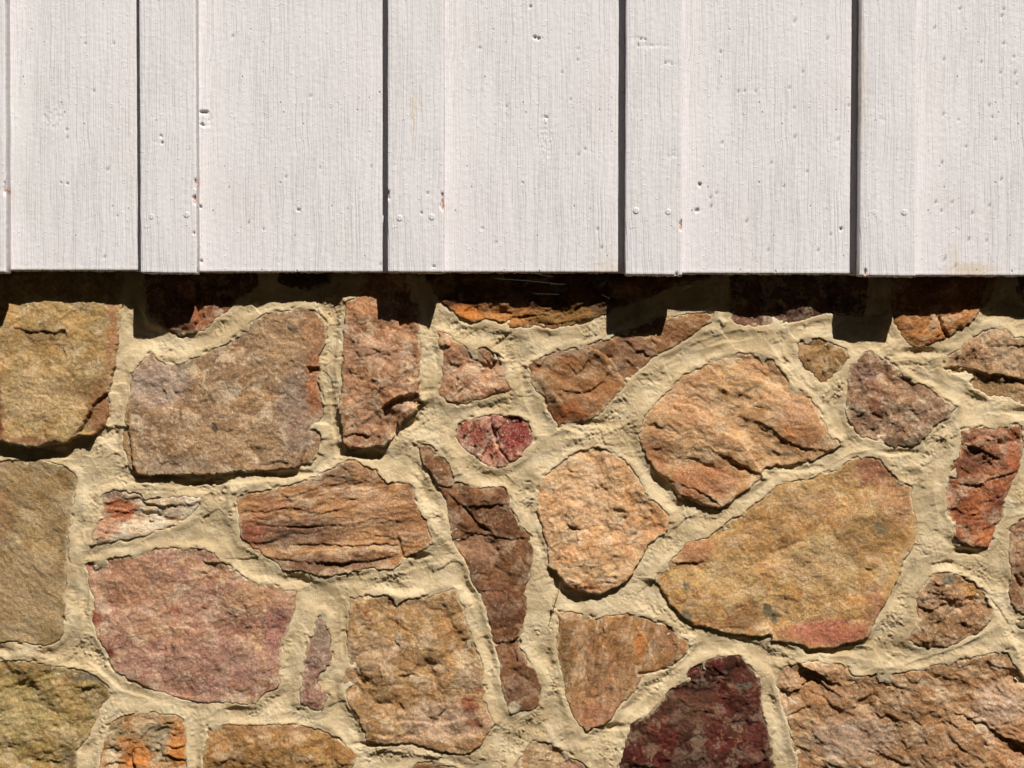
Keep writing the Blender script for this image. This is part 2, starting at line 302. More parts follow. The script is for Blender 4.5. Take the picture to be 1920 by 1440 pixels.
# ------------------------------------------------------------------ the stones
def st(p, h, base, c2, label=None, rough=(2.0, 1.0, 0.5), flake=0.0, fsc=40, aniso=(1, 1, 0), edge=5, speck=0.4, patches=(), cracks=(), ledges=(), facets=(), hx=0, blot=55, veins=0, fac=0.8):
    return dict(p=p, h=h, base=base, c2=c2, label=label, rough=rough, flake=flake, fsc=fsc, aniso=aniso, edge=edge, speck=speck,
                patches=patches, cracks=cracks, ledges=ledges, facets=facets, hx=hx, blot=blot, veins=veins, fac=fac)
RUST = (176, 92, 38); LIL = (182, 156, 136)
stones = [
 # 1 yellow-tan, top left
 st([(-45,500),(226,500),(227,575),(223,625),(216,690),(204,735),(204,770),(200,800),(178,812),(150,817),(128,826),(100,830),(60,835),(25,830),(5,822),(-20,815),(-45,810)],
    (0, 23), (184,150,96), (160,128,74), 'mustard tan stone in the top row at the left', (2.6,1.5,1.1), 0.4, 60, fac=0.32, speck=0.3, edge=8,
    patches=[(214,640,12,110,(160,108,70),0.75),(190,770,26,60,(140,88,50),0.8),(3,770,8,70,(110,44,22),0.95),(60,640,70,30,(140,108,62),0.6),(40,828,70,10,(120,66,40),0.7),(70,745,70,55,(186,156,112),0.6),(150,725,55,25,(130,100,60),0.6)],
    facets=[([(183,752),(206,735),(215,780),(200,812),(160,812),(148,812),(165,788)],-11)]),
 # 2 plain olive tan left
 st([(-45,862),(50,865),(75,862),(110,870),(138,885),(142,895),(140,930),(135,960),(130,1000),(127,1050),(122,1120),(119,1185),(112,1200),(95,1210),(40,1205),(-45,1200)],
    (1, 5), (160,134,92), (150,122,80), 'plain olive tan stone at the left edge', (2.4,1.5,1.0), 0, speck=0.08, aniso=(2.2,1,0.7), fac=0.3, patches=[(60,1100,60,80,(172,142,104),0.5),(5,960,20,60,(146,104,66),0.5)], blot=80),
 # 3 large grey brown
 st([(590,580),(606,598),(612,615),(611,645),(599,667),(597,700),(602,733),(606,760),(604,775),(596,793),(602,823),(597,850),(580,868),(563,871),(550,876),(500,882),(443,881),(400,888),(333,889),(283,890),(253,885),(240,873),(233,833),(230,800),(238,773),(247,733),(250,700),(263,680),(287,664),(310,684),(333,684),(383,665),(430,644),(453,627),(473,603),(500,589),(533,583),(567,581)],
    (3, 12), (170,134,98), (150,116,84), 'largest grey brown stone in the top row', (2.6,1.6,1.1), 0, fac=0.4, speck=0.75, edge=4,
    patches=[(300,720,60,45,(172,150,140),0.6),(560,770,40,90,(140,118,108),0.55),(590,620,22,50,(164,108,64),0.7),(530,640,60,50,(178,138,100),0.6),(420,820,120,40,(168,130,92),0.5),(590,720,15,60,(172,104,62),0.85),(240,830,14,60,(150,114,68),0.7),(345,682,14,8,(110,96,80),0.6),(548,618,7,5,(80,70,60),0.9),(402,803,6,5,(70,60,50),0.9),(330,870,90,16,(146,120,100),0.6)],
    facets=[([(578,688),(620,688),(620,880),(560,880),(574,840),(577,780)],-7),([(225,790),(242,800),(252,870),(262,895),(225,895)],-7)]),
 # 4 dark stone mostly shaded
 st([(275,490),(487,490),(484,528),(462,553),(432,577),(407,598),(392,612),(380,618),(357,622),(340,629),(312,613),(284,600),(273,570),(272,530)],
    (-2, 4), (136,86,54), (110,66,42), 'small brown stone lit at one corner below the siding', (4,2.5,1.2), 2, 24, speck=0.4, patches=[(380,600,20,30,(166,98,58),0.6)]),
 # 5 tall pink brown
 st([(700,490),(757,490),(761,515),(772,543),(782,570),(785,617),(788,650),(786,700),(784,738),(790,753),(775,772),(753,793),(741,812),(733,822),(720,833),(690,838),(660,837),(647,828),(641,793),(639,760),(642,733),(645,667),(648,600),(650,568),(668,560),(686,533)],
    (6, 17), (178,130,94), (162,112,76), 'tall narrow orange brown stone with a broken hollow', (4.5,2.2,1.2), 2, 50, speck=0.65, edge=6,
    patches=[(700,660,50,30,(186,142,112),0.6),(690,580,40,14,(176,118,74),0.7),(765,620,18,20,(176,122,78),0.6),(700,820,50,14,(120,80,52),0.7),(740,780,26,22,(112,72,44),0.6),(690,780,20,40,(178,132,100),0.5)],
    facets=[([(717,765),(737,748),(760,741),(795,738),(795,756),(757,769),(748,780),(747,810),(733,822),(722,796)],-15)], ledges=[([(640,818),(665,812),(700,816)],6,14)]),
 # 6 small pink tan
 st([(822,624),(840,630),(852,640),(867,645),(887,657),(907,653),(933,663),(945,680),(945,707),(955,730),(940,738),(917,745),(895,750),(873,757),(837,755),(822,737),(832,700),(833,660),(824,642)],
    (2, 3), (186,138,104), (172,122,90), 'small pinkish tan squarish stone', (3.2,2.2,1.2), 3, 22, speck=0.6, patches=[(870,660,30,14,(150,112,80),0.5),(930,700,20,26,(196,150,112),0.5)], ledges=[([(822,738),(840,752),(873,756)],3,10),([(900,660),(925,690),(945,712)],2.5,12)]),
 # 7 small red
 st([(853,820),(862,797),(887,783),(927,778),(973,782),(987,790),(997,806),(1002,820),(990,837),(977,853),(957,867),(927,877),(907,871),(890,857),(870,837)],
    (0, 2), (158,84,68), (186,128,112), 'small crimson stone surrounded by mortar', (3.5,2.5,1.3), 4, 22, (0.45,1,0.35), speck=0.75, patches=[(965,815,32,32,(136,46,42),0.8),(905,825,22,14,(120,58,44),0.6),(925,860,30,14,(186,122,100),0.6)], cracks=[([(918,778),(925,810),(935,840),(957,868)],2,5)]),
 # 8 brown, right of centre top
 st([(992,688),(1000,677),(1027,665),(1073,653),(1123,638),(1147,632),(1185,618),(1215,605),(1245,598),(1290,589),(1340,589),(1337,601),(1312,618),(1287,637),(1250,654),(1227,667),(1198,695),(1170,722),(1152,745),(1140,755),(1130,773),(1105,786),(1083,794),(1062,791),(1047,797),(1036,782),(1027,763),(1022,745),(1010,733),(996,715)],
    (2, 4), (156,112,70), (146,98,58), 'dark ochre brown stone reaching up to the right under the siding', (3.0,2.0,1.1), 1.5, 50, (1.6,1,0.5), speck=0.2,
    patches=[(1062,775,40,18,(160,86,36),0.8),(1036,770,16,14,(90,56,34),0.7),(1190,660,40,26,(142,106,82),0.6),(1300,610,40,20,(150,104,62),0.5),(1060,660,50,10,(176,140,112),0.7),(1130,740,40,24,(150,96,50),0.5),(1090,790,20,6,(84,76,40),0.6)],
    ledges=[([(1073,733),(1090,735),(1107,731),(1122,722),(1132,710)],6,13),([(1107,651),(1130,664),(1150,680),(1158,700),(1170,720)],-4,30)]),
 # 9 top stone in the shadow with ochre foot
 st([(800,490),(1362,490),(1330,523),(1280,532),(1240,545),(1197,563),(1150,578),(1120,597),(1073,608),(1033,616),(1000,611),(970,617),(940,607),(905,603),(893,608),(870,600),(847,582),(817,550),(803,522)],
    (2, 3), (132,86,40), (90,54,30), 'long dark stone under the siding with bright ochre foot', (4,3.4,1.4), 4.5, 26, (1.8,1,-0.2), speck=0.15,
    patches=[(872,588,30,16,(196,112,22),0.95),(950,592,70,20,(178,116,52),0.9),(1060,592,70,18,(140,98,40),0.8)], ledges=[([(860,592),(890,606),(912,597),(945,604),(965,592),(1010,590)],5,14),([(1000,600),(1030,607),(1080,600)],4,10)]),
 # 10 purple brown top sliver
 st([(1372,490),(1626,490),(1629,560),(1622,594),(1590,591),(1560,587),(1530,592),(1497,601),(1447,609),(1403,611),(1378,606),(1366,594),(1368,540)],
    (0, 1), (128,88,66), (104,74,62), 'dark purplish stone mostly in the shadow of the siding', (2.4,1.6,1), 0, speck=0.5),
 # 11 ochre
 st([(1676,490),(1872,490),(1867,533),(1850,565),(1833,584),(1827,597),(1803,613),(1773,633),(1740,645),(1723,653),(1700,641),(1691,627),(1682,612),(1676,580)],
    (-5, 6), (172,112,50), (150,92,34), 'golden ochre cracked stone in the top row at the right', (4,2.6,1.3), 3.5, 34, (1.6,1,-0.4), speck=0.35,
    patches=[(1810,588,26,16,(186,124,70),0.6),(1700,620,20,20,(166,114,66),0.5)], cracks=[([(1763,598),(1766,613),(1775,632)],3,12)], hx=0.11),
 # 12 shaded corner
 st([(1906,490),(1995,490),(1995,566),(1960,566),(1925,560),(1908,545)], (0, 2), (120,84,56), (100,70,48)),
 # 13 right grey tan layered
 st([(1770,688),(1777,664),(1800,657),(1813,640),(1830,627),(1852,620),(1873,613),(1890,617),(1900,633),(1920,633),(1995,636),(1995,770),(1940,760),(1920,757),(1880,744),(1853,741),(1827,727),(1813,712),(1793,700)],
    (2, 3), (176,140,102), (166,128,92), 'grey tan layered stone at the right edge', (3.6,2.4,1.2), 3.5, 42, speck=0.55,
    patches=[(1820,672,30,22,(186,138,98),0.6),(1860,725,60,22,(128,96,56),0.85),(1900,660,40,40,(172,142,112),0.5)],
    ledges=[([(1770,690),(1793,687),(1820,690),(1853,701),(1867,700),(1920,712),(1990,715)],9,60),([(1828,640),(1845,652),(1862,668),(1862,697)],-3,22)]),
 # 14 small olive triangle
 st([(1497,643),(1513,633),(1530,635),(1557,640),(1580,653),(1594,671),(1580,686),(1567,700),(1550,720),(1537,713),(1510,690),(1498,670)],
    (1, 2), (160,124,76), (146,108,62), 'small olive tan triangular stone', (2.6,2,1.2), 1.5, 20, speck=0.15, patches=[(1530,710,20,10,(170,116,60),0.6)]),
 # 15 purple brown
 st([(1617,667),(1630,660),(1647,667),(1680,690),(1705,706),(1730,723),(1762,745),(1791,762),(1783,777),(1765,790),(1747,798),(1736,815),(1723,828),(1700,836),(1677,840),(1665,836),(1657,828),(1635,823),(1617,820),(1600,807),(1590,783),(1587,740),(1590,707),(1597,684)],
    (2, 6), (154,118,90), (138,102,76), 'mauve brown diamond shaped stone', (2.8,2.6,1.4), 2, 26, speck=0.6, patches=[(1640,745,12,40,(160,92,58),0.4),(1700,830,50,8,(84,70,48),0.7),(1620,700,24,20,(140,104,92),0.5)], cracks=[([(1625,755),(1632,775),(1655,785)],2,3)]),
 # 16 big orange tan
 st([(1403,663),(1427,663),(1443,673),(1463,690),(1474,703),(1480,717),(1500,732),(1513,741),(1525,757),(1537,777),(1543,795),(1550,812),(1562,822),(1572,829),(1573,836),(1562,842),(1547,850),(1535,858),(1520,863),(1495,868),(1470,872),(1450,873),(1430,877),(1427,887),(1427,898),(1415,906),(1403,913),(1388,925),(1373,938),(1347,951),(1313,944),(1297,938),(1273,930),(1257,904),(1240,890),(1227,877),(1216,865),(1210,853),(1200,828),(1198,812),(1201,800),(1210,780),(1220,767),(1240,747),(1257,728),(1268,716),(1287,703),(1300,694),(1313,690),(1340,674),(1367,665),(1385,662)],
    (3, 11), (204,160,112), (186,138,90), 'big rounded orange tan stone right of centre', (3.6,1.8,1.0), 1.5, 70, (1.8,1,0.35), speck=0.5, edge=7,
    patches=[(1290,760,70,50,(198,146,104),0.55),(1500,800,50,50,(170,104,56),0.6),(1320,900,70,36,(150,86,48),0.7),(1230,850,26,50,(150,88,48),0.6),(1480,770,40,30,(182,142,112),0.4),(1420,690,40,20,(182,128,84),0.5),(1350,740,12,14,(150,120,70),0.5),(1550,822,20,10,(160,140,110),0.5)],
    ledges=[([(1397,768),(1415,757),(1437,748),(1460,750),(1485,748)],-3.5,22),([(1405,787),(1427,793),(1445,803),(1462,818),(1482,830),(1502,838),(1530,842)],3.5,22),([(1372,862),(1395,873),(1415,884),(1428,889)],6,18),([(1403,846),(1412,862),(1428,884)],-5,20),([(1270,905),(1300,915),(1330,930),(1350,948)],4,26),([(1273,925),(1300,936),(1330,948)],4,12)]),
 # 17 thin brown sliver
 st([(782,833),(790,831),(807,833),(822,848),(838,867),(845,880),(851,893),(853,906),(846,913),(836,913),(826,908),(815,894),(808,884),(800,871),(790,858),(785,848)],
    (4, 9), (140,96,62), (120,78,46), 'short brown sliver leaning above the long dark brown stone', (3,2,1.2), 1, 26, speck=0.3, edge=6),
 # 18 long dark brown
 st([(822,912),(840,915),(855,905),(867,903),(885,912),(907,917),(922,914),(937,913),(948,920),(955,930),(959,942),(961,957),(967,968),(974,980),(982,990),(990,1003),(995,1016),(998,1033),(995,1055),(995,1073),(990,1092),(983,1107),(984,1125),(985,1147),(983,1170),(979,1187),(977,1213),(984,1228),(992,1243),(1002,1256),(1011,1270),(1015,1283),(1012,1300),(1010,1323),(993,1331),(960,1336),(948,1320),(943,1300),(940,1285),(940,1270),(938,1258),(934,1223),(924,1193),(917,1167),(911,1150),(906,1137),(897,1107),(883,1088),(878,1060),(868,1045),(859,1033),(847,1010),(843,977),(836,945)],
    (4, 6), (134,90,56), (114,72,44), 'long dark brown stone running down the middle like a boot', (3.6,2.2,1.3), 1.5, 44, (1,1.4,0.2), fac=0.6, speck=0.22, edge=6,
    patches=[(905,985,50,26,(118,74,44),0.5),(905,1030,40,30,(176,132,100),0.45),(930,1110,34,24,(134,84,56),0.5),(945,1150,30,30,(98,58,40),0.6),(960,1230,34,26,(146,96,64),0.5),(975,1290,34,30,(134,98,72),0.6),(920,940,40,20,(136,94,66),0.5),(963,1325,14,12,(196,180,150),0.8)],
    ledges=[([(865,945),(880,958),(893,975),(903,983)],7,18),([(893,948),(915,947),(933,945)],6,14),([(905,980),(920,985),(940,978),(958,968)],-4,20),([(843,1008),(865,1012),(890,1000),(925,1003),(960,1010),(990,1006)],3.5,24),([(895,1105),(920,1108),(940,1106),(950,1118)],3,14),([(948,1203),(960,1201),(978,1192)],8,16),([(920,1185),(940,1182),(965,1175)],-4,16)]),
 # 19 striped
 st([(447,931),(467,924),(500,919),(523,914),(547,910),(564,904),(580,897),(600,888),(617,880),(640,867),(660,863),(672,866),(683,873),(697,880),(707,888),(718,897),(727,907),(736,902),(747,905),(760,906),(770,909),(775,920),(778,933),(782,950),(787,967),(797,977),(802,990),(805,1003),(810,1019),(800,1028),(787,1034),(772,1038),(757,1044),(752,1056),(740,1064),(720,1067),(697,1066),(673,1070),(640,1072),(613,1079),(590,1075),(560,1069),(533,1067),(522,1056),(507,1047),(490,1034),(477,1027),(466,1015),(453,1010),(450,995),(447,975),(445,950)],
    (3, 8), (184,134,86), (150,106,72), 'banded brown stone with dark parallel cracks', (2.8,1.9,1.2), 2, 40, (2.6,0.8,-0.12), fac=0.5, speck=0.5,
    patches=[(560,1000,110,26,(92,62,50),0.7),(700,960,70,40,(182,130,86),0.6),(470,1010,30,40,(140,70,44),0.7),(500,950,40,16,(170,108,68),0.5),(640,890,30,18,(136,110,82),0.6),(600,1055,110,16,(110,76,58),0.6),(780,990,30,40,(160,104,60),0.5)],
    ledges=[([(447,960),(500,958),(540,950),(600,962),(650,950)],2.5,16),([(540,1020),(600,1018),(660,1022),(720,1018),(752,1022)],5,14),([(510,1045),(580,1052),(640,1054),(700,1050),(740,1040)],5,12),([(560,925),(600,912),(650,905),(690,905)],2.5,14),([(700,1000),(730,1006),(750,1012)],3,12)], cracks=[([(748,1010),(752,1026),(755,1044)],2.5,7),([(480,985),(560,990),(640,985)],2,3)]),
 # 20 white and orange quartz
 st([(187,930),(213,920),(236,922),(260,925),(267,935),(300,934),(333,933),(377,933),(372,948),(356,968),(340,977),(317,985),(290,996),(260,1004),(232,1012),(207,1016),(185,1021),(167,1023),(170,1010),(177,998),(182,987),(188,968),(185,947)],
    (0, 2), (206,188,164), (190,160,132), 'small whitish quartz stone with orange stains', (3,2.6,1.4), 4, 24, (2.4,0.9,0.0), speck=0.9,
    patches=[(225,952,34,18,(172,92,44),0.9),(210,925,30,8,(120,88,70),0.8),(200,985,24,24,(184,126,92),0.8),(232,968,16,10,(150,70,34),0.8)], ledges=[([(240,935),(262,932),(275,944),(310,948),(345,945)],4,12),([(230,960),(260,965),(300,975),(330,968)],3,10)]),
 # 21 big pink
 st([(162,1057),(185,1052),(207,1048),(253,1040),(268,1035),(283,1032),(333,1027),(360,1028),(383,1032),(398,1038),(410,1047),(420,1056),(433,1063),(448,1076),(463,1087),(485,1093),(510,1095),(527,1105),(540,1109),(553,1110),(554,1125),(552,1140),(546,1158),(540,1177),(535,1195),(530,1210),(528,1230),(527,1247),(523,1260),(522,1275),(518,1290),(508,1295),(500,1301),(490,1310),(480,1320),(460,1319),(443,1317),(400,1318),(383,1317),(367,1315),(340,1308),(317,1300),(297,1294),(280,1290),(263,1282),(247,1273),(232,1266),(217,1260),(214,1252),(210,1238),(205,1225),(200,1217),(192,1203),(183,1190),(180,1175),(175,1160),(178,1140),(178,1123),(172,1108),(167,1093),(164,1075)],
    (1, 5), (182,138,110), (172,124,106), 'big flat rosy pink stone at lower left', (2.8,1.8,1.0), 1.2, 60, fac=0.45, speck=0.65,
    patches=[(250,1090,80,50,(166,114,78),0.6),(250,1240,60,50,(176,124,104),0.5),(400,1260,90,50,(152,104,92),0.5),(520,1170,30,60,(158,98,88),0.7),(480,1120,60,26,(184,136,92),0.6),(330,1150,60,40,(184,140,112),0.5),(180,1160,8,16,(150,66,40),0.8),(210,1223,9,10,(120,44,30),0.9),(325,1145,18,10,(170,90,44),0.5),(178,1060,14,6,(180,100,60),0.7),(400,1200,70,40,(150,104,84),0.5)]),
 # 22 mauve sliver
 st([(607,1152),(609,1160),(611,1174),(618,1194),(620,1227),(618,1247),(608,1255),(600,1261),(596,1270),(594,1281),(602,1290),(610,1297),(613,1307),(610,1318),(606,1328),(587,1330),(567,1318),(563,1293),(567,1260),(572,1232),(577,1210),(583,1197),(588,1187),(593,1170),(598,1158)],
    (1, 6), (160,124,106), (142,106,94), 'thin mauve splinter of stone', (2.6,2,1.2), 2, 26, speck=0.5, patches=[(600,1200,16,26,(134,116,98),0.6),(590,1310,26,18,(146,98,84),0.6)]),
 # 23 squarish tan
 st([(657,1118),(680,1120),(707,1118),(733,1118),(753,1123),(780,1121),(807,1120),(827,1110),(847,1105),(857,1110),(862,1122),(870,1140),(875,1160),(880,1177),(886,1195),(890,1210),(896,1225),(902,1243),(905,1260),(907,1277),(909,1295),(910,1310),(914,1328),(917,1343),(925,1358),(916,1372),(907,1383),(897,1397),(884,1407),(873,1413),(858,1410),(840,1405),(820,1403),(800,1400),(780,1394),(763,1390),(735,1393),(707,1392),(690,1387),(685,1372),(676,1350),(667,1335),(659,1320),(652,1310),(646,1300),(644,1277),(650,1260),(653,1243),(653,1193),(656,1160)],
    (2, 8), (178,138,90), (164,122,74), 'squarish tan stone low in the middle', (3.0,1.8,1.1), 1.5, 50, speck=0.5,
    patches=[(690,1230,50,40,(176,146,116),0.5),(820,1150,60,30,(156,114,66),0.5),(840,1350,90,40,(182,148,124),0.7),(880,1320,14,12,(136,66,34),0.85),(898,1290,9,7,(130,56,34),0.85),(890,1355,16,10,(130,70,36),0.8),(686,1148,6,5,(150,70,34),0.8),(700,1310,30,30,(140,104,60),0.6),(740,1390,50,8,(130,80,50),0.6),(880,1270,26,20,(176,150,126),0.6)],
    ledges=[([(684,1293),(695,1310),(707,1328),(722,1342),(740,1357),(765,1352),(790,1353),(815,1360),(860,1350)],-5,34),([(675,1255),(690,1262),(703,1262)],-3,12)]),
 # 24 olive bottom left
 st([(-45,1230),(0,1232),(30,1237),(67,1243),(100,1248),(133,1253),(155,1257),(173,1264),(193,1278),(203,1288),(210,1299),(202,1311),(192,1322),(187,1334),(182,1346),(177,1357),(170,1368),(164,1380),(157,1391),(150,1400),(143,1410),(142,1440),(141,1500),(-45,1500)],
    (2, 3), (164,138,84), (150,124,66), 'moss toned olive stone in the lower left corner', (3.4,2.6,1.4), 1, 40, speck=0.25,
    patches=[(165,1268,34,10,(104,92,76),0.85),(40,1245,60,12,(150,112,56),0.6),(130,1420,20,20,(112,96,76),0.5),(190,1300,18,30,(130,104,70),0.5),(30,1340,70,50,(160,140,90),0.5)]),
 # 25 rusty ochre
 st([(200,1367),(206,1360),(213,1353),(233,1341),(260,1337),(283,1337),(305,1340),(327,1341),(345,1351),(348,1370),(351,1395),(351,1440),(347,1500),(190,1500),(189,1440),(191,1405),(196,1385)],
    (2, 5), (176,116,44), (164,136,98), 'small rusty ochre stone at the bottom', (4,3,1.4), 4.5, 28, (1.4,1,-0.3), speck=0.6,
    patches=[(290,1380,40,30,(150,134,104),0.7),(255,1420,30,34,(190,110,24),0.85),(225,1370,24,16,(130,114,84),0.7),(335,1400,20,40,(190,112,26),0.8),(210,1420,10,50,(206,184,150),0.5)],
    ledges=[([(310,1395),(330,1398),(350,1395)],7,12),([(312,1410),(330,1418),(352,1424)],9,14),([(285,1377),(300,1365),(315,1358)],4,12)]),
 # 26 tan bottom
 st([(390,1364),(417,1358),(450,1360),(483,1358),(525,1360),(567,1362),(600,1367),(620,1380),(640,1393),(654,1404),(664,1415),(662,1430),(655,1500),(380,1500),(380,1440),(384,1403)],
    (2, 4), (176,134,76), (160,114,56), 'golden tan stone at the bottom edge', (2.6,2,1.2), 1.2, 40, speck=0.3, patches=[(500,1366,110,10,(150,104,66),0.6),(410,1380,30,20,(184,136,90),0.5),(640,1410,24,20,(160,106,50),0.6)]),
 # 27 bottom wedge
 st([(962,1440),(973,1427),(983,1410),(993,1397),(1000,1388),(1007,1383),(1015,1387),(1023,1393),(1037,1400),(1050,1407),(1066,1414),(1083,1423),(1103,1441),(1120,1500),(940,1500)],
    (1, 3), (172,140,102), (160,126,90), 'small grey tan stone peeking up at the bottom edge', (3,2.4,1.3), 2, 26, speck=0.6, patches=[(1080,1440,30,16,(176,130,110),0.6)]),
 st([(765,1446),(783,1430),(803,1428),(823,1430),(862,1444),(880,1500),(745,1500)], (0, 2), (166,120,66), (150,104,56), 'sliver of tan stone barely showing at the bottom edge', speck=0.3),
 # 28 striped wedge
 st([(1048,1151),(1073,1149),(1100,1153),(1117,1161),(1137,1157),(1157,1154),(1180,1150),(1197,1154),(1213,1160),(1235,1168),(1257,1178),(1270,1186),(1290,1200),(1293,1210),(1289,1218),(1278,1229),(1267,1238),(1253,1248),(1240,1257),(1221,1263),(1203,1270),(1197,1282),(1190,1293),(1175,1308),(1160,1321),(1150,1340),(1130,1357),(1115,1364),(1100,1371),(1088,1357),(1077,1343),(1070,1330),(1063,1313),(1060,1295),(1056,1277),(1053,1260),(1049,1243),(1047,1220),(1045,1200)],
    (2, 7), (172,126,78), (156,108,60), 'tan wedge of stone with upright colour bands', (3.2,1.8,1.1), 2, 40, (0.6,2.2,0.25), speck=0.4,
    patches=[(1062,1230,12,70,(120,88,46),0.7),(1198,1208,9,30,(200,118,40),0.8),(1140,1280,40,60,(180,132,94),0.5),(1110,1340,50,26,(160,100,74),0.5),(1090,1190,14,50,(180,140,104),0.5),(1250,1200,30,22,(166,120,90),0.5)],
    ledges=[([(1205,1190),(1215,1205),(1222,1230),(1225,1245)],-4,18),([(1115,1165),(1125,1200),(1140,1240),(1155,1300)],-2,20)], cracks=[([(1198,1262),(1222,1263),(1245,1254)],2.5,6)]),
 # 29 light tan
 st([(1117,838),(1133,843),(1147,851),(1160,860),(1170,863),(1178,871),(1185,880),(1190,890),(1200,907),(1207,923),(1223,937),(1240,951),(1250,967),(1254,980),(1250,997),(1232,1008),(1213,1021),(1205,1038),(1193,1057),(1188,1070),(1180,1081),(1171,1089),(1160,1098),(1142,1106),(1123,1113),(1097,1110),(1073,1101),(1062,1092),(1053,1083),(1043,1073),(1033,1063),(1028,1045),(1027,1027),(1025,1010),(1020,993),(1012,975),(1007,960),(1008,945),(1010,932),(1011,915),(1016,900),(1028,887),(1040,877),(1056,864),(1073,851),(1090,846),(1104,843)],
    (1, 10), (212,168,120), (202,152,104), 'pale peach stone in the middle of the wall', (3.2,2.6,1.4), 1.5, 34, speck=0.7,
    patches=[(1140,1040,50,20,(162,116,70),0.6),(1160,870,26,20,(186,132,84),0.6),(1100,950,60,50,(214,170,130),0.4),(1090,1100,70,10,(166,104,56),0.6),(1225,990,24,30,(190,124,70),0.5)]),
 # 30 big golden
 st([(1627,858),(1647,862),(1656,870),(1663,880),(1671,890),(1680,900),(1692,906),(1706,911),(1709,933),(1713,967),(1717,980),(1714,1020),(1704,1035),(1693,1050),(1686,1070),(1677,1093),(1667,1113),(1657,1133),(1648,1146),(1638,1160),(1631,1177),(1622,1194),(1608,1200),(1593,1204),(1573,1209),(1553,1212),(1533,1213),(1513,1211),(1497,1208),(1480,1204),(1463,1201),(1449,1200),(1447,1186),(1430,1192),(1413,1190),(1393,1188),(1373,1187),(1347,1181),(1330,1177),(1313,1173),(1297,1168),(1280,1157),(1273,1148),(1263,1137),(1256,1128),(1250,1117),(1240,1104),(1226,1088),(1233,1077),(1245,1062),(1257,1050),(1273,1034),(1287,1018),(1307,1012),(1330,1008),(1347,990),(1367,974),(1382,967),(1397,960),(1415,945),(1433,930),(1450,916),(1467,904),(1490,900),(1513,897),(1535,892),(1557,887),(1575,876),(1590,867),(1610,858)],
    (2, 9), (198,158,100), (184,136,78), 'biggest stone, golden tan with a pink lower rim', (3,1.4,0.9), 0.6, 90, fac=0.35, speck=0.35,
    patches=[(1640,880,40,30,(160,96,72),0.8),(1680,940,40,50,(176,124,92),0.5),(1630,1000,70,36,(146,108,58),0.7),(1440,1000,60,50,(176,126,70),0.6),(1540,1050,70,40,(188,158,116),0.5),(1550,1185,90,24,(174,96,72),0.85),(1640,1150,26,50,(170,108,76),0.6),(1390,1160,36,30,(134,92,50),0.75),(1452,1157,9,18,(112,104,80),0.9),(1440,1145,8,9,(112,104,80),0.9),(1285,1097,5,12,(112,106,86),0.85),(1287,1155,8,14,(110,104,84),0.8),(1650,990,12,10,(110,100,76),0.7),(1300,1030,40,30,(184,120,84),0.6),(1330,1170,60,8,(182,112,70),0.5),(1520,940,60,30,(170,130,92),0.5),(1370,1080,60,50,(192,154,100),0.5)],
    ledges=[([(1447,1150),(1447,1180),(1448,1200)],-7,34),([(1445,1178),(1410,1190),(1372,1187)],-1,10)], cracks=[([(1378,1143),(1396,1134)],1.5,2)]),
 # 31 red orange
 st([(1803,808),(1822,806),(1847,803),(1862,805),(1880,803),(1892,800),(1903,798),(1915,801),(1917,817),(1916,833),(1913,856),(1910,877),(1905,889),(1898,900),(1890,917),(1880,933),(1876,967),(1873,977),(1866,990),(1860,1006),(1852,1023),(1837,1026),(1820,1023),(1800,1017),(1787,1003),(1783,987),(1780,970),(1775,958),(1773,940),(1774,917),(1778,900),(1785,882),(1790,866),(1797,850),(1802,830)],
    (2, 7), (164,98,58), (130,76,46), 'rusty red orange upright stone at the right', (4,2.6,1.3), 3.5, 40, (1.2,1,-0.4), speck=0.4,
    patches=[(1900,850,14,50,(176,92,44),0.6),(1850,860,40,20,(150,102,78),0.5),(1820,880,30,30,(104,58,38),0.6),(1825,960,30,36,(172,92,46),0.6),(1850,1005,30,18,(186,104,44),0.7),(1870,930,20,24,(130,62,34),0.6),(1840,815,50,8,(166,120,92),0.5)],
    ledges=[([(1808,833),(1830,838),(1852,850)],8,16),([(1790,905),(1830,908),(1860,895),(1880,890),(1912,880)],5,20),([(1850,860),(1860,870),(1865,878)],5,10),([(1835,995),(1852,988),(1868,980)],4,10)]),
 # 32 small mottled
 st([(1717,1120),(1727,1103),(1736,1090),(1747,1080),(1763,1074),(1780,1073),(1797,1077),(1813,1083),(1828,1094),(1840,1107),(1848,1120),(1853,1133),(1859,1143),(1859,1155),(1850,1167),(1840,1180),(1827,1187),(1813,1193),(1803,1201),(1793,1207),(1768,1212),(1740,1214),(1722,1207),(1704,1199),(1710,1186),(1717,1173),(1722,1160),(1720,1147)],
    (2, 4), (172,130,92), (150,108,68), 'small lumpy mottled stone at lower right', (4.5,3.2,1.4), 4, 26, speck=0.7, patches=[(1778,1085,12,10,(104,98,82),0.8),(1825,1105,26,20,(196,140,74),0.7),(1760,1170,40,36,(126,92,56),0.6),(1740,1115,20,20,(186,152,122),0.5)],
    ledges=[([(1720,1130),(1730,1140),(1750,1142),(1775,1130)],5,14),([(1800,1160),(1808,1172),(1818,1175)],4,10)]),
 # 33 right edge
 st([(1893,993),(1907,980),(1920,974),(1995,970),(1995,1160),(1940,1155),(1920,1148),(1910,1143),(1900,1133),(1891,1111),(1897,1077),(1895,1060),(1892,1043),(1890,1015)],
    (1, 4), (166,122,90), (146,100,68), 'brown stone cut by the right edge of the view', (3.6,2.4,1.2), 2.5, 30, speck=0.5, patches=[(1905,1110,14,30,(126,88,52),0.6),(1900,1020,10,40,(180,140,108),0.5)], cracks=[([(1903,1080),(1910,1095),(1916,1100)],2,6)]),
 st([(1907,1168),(1925,1162),(1995,1170),(1995,1200),(1940,1182),(1912,1176)], (0, 2), (130,118,92), (120,108,84)),
 # 34 dark red
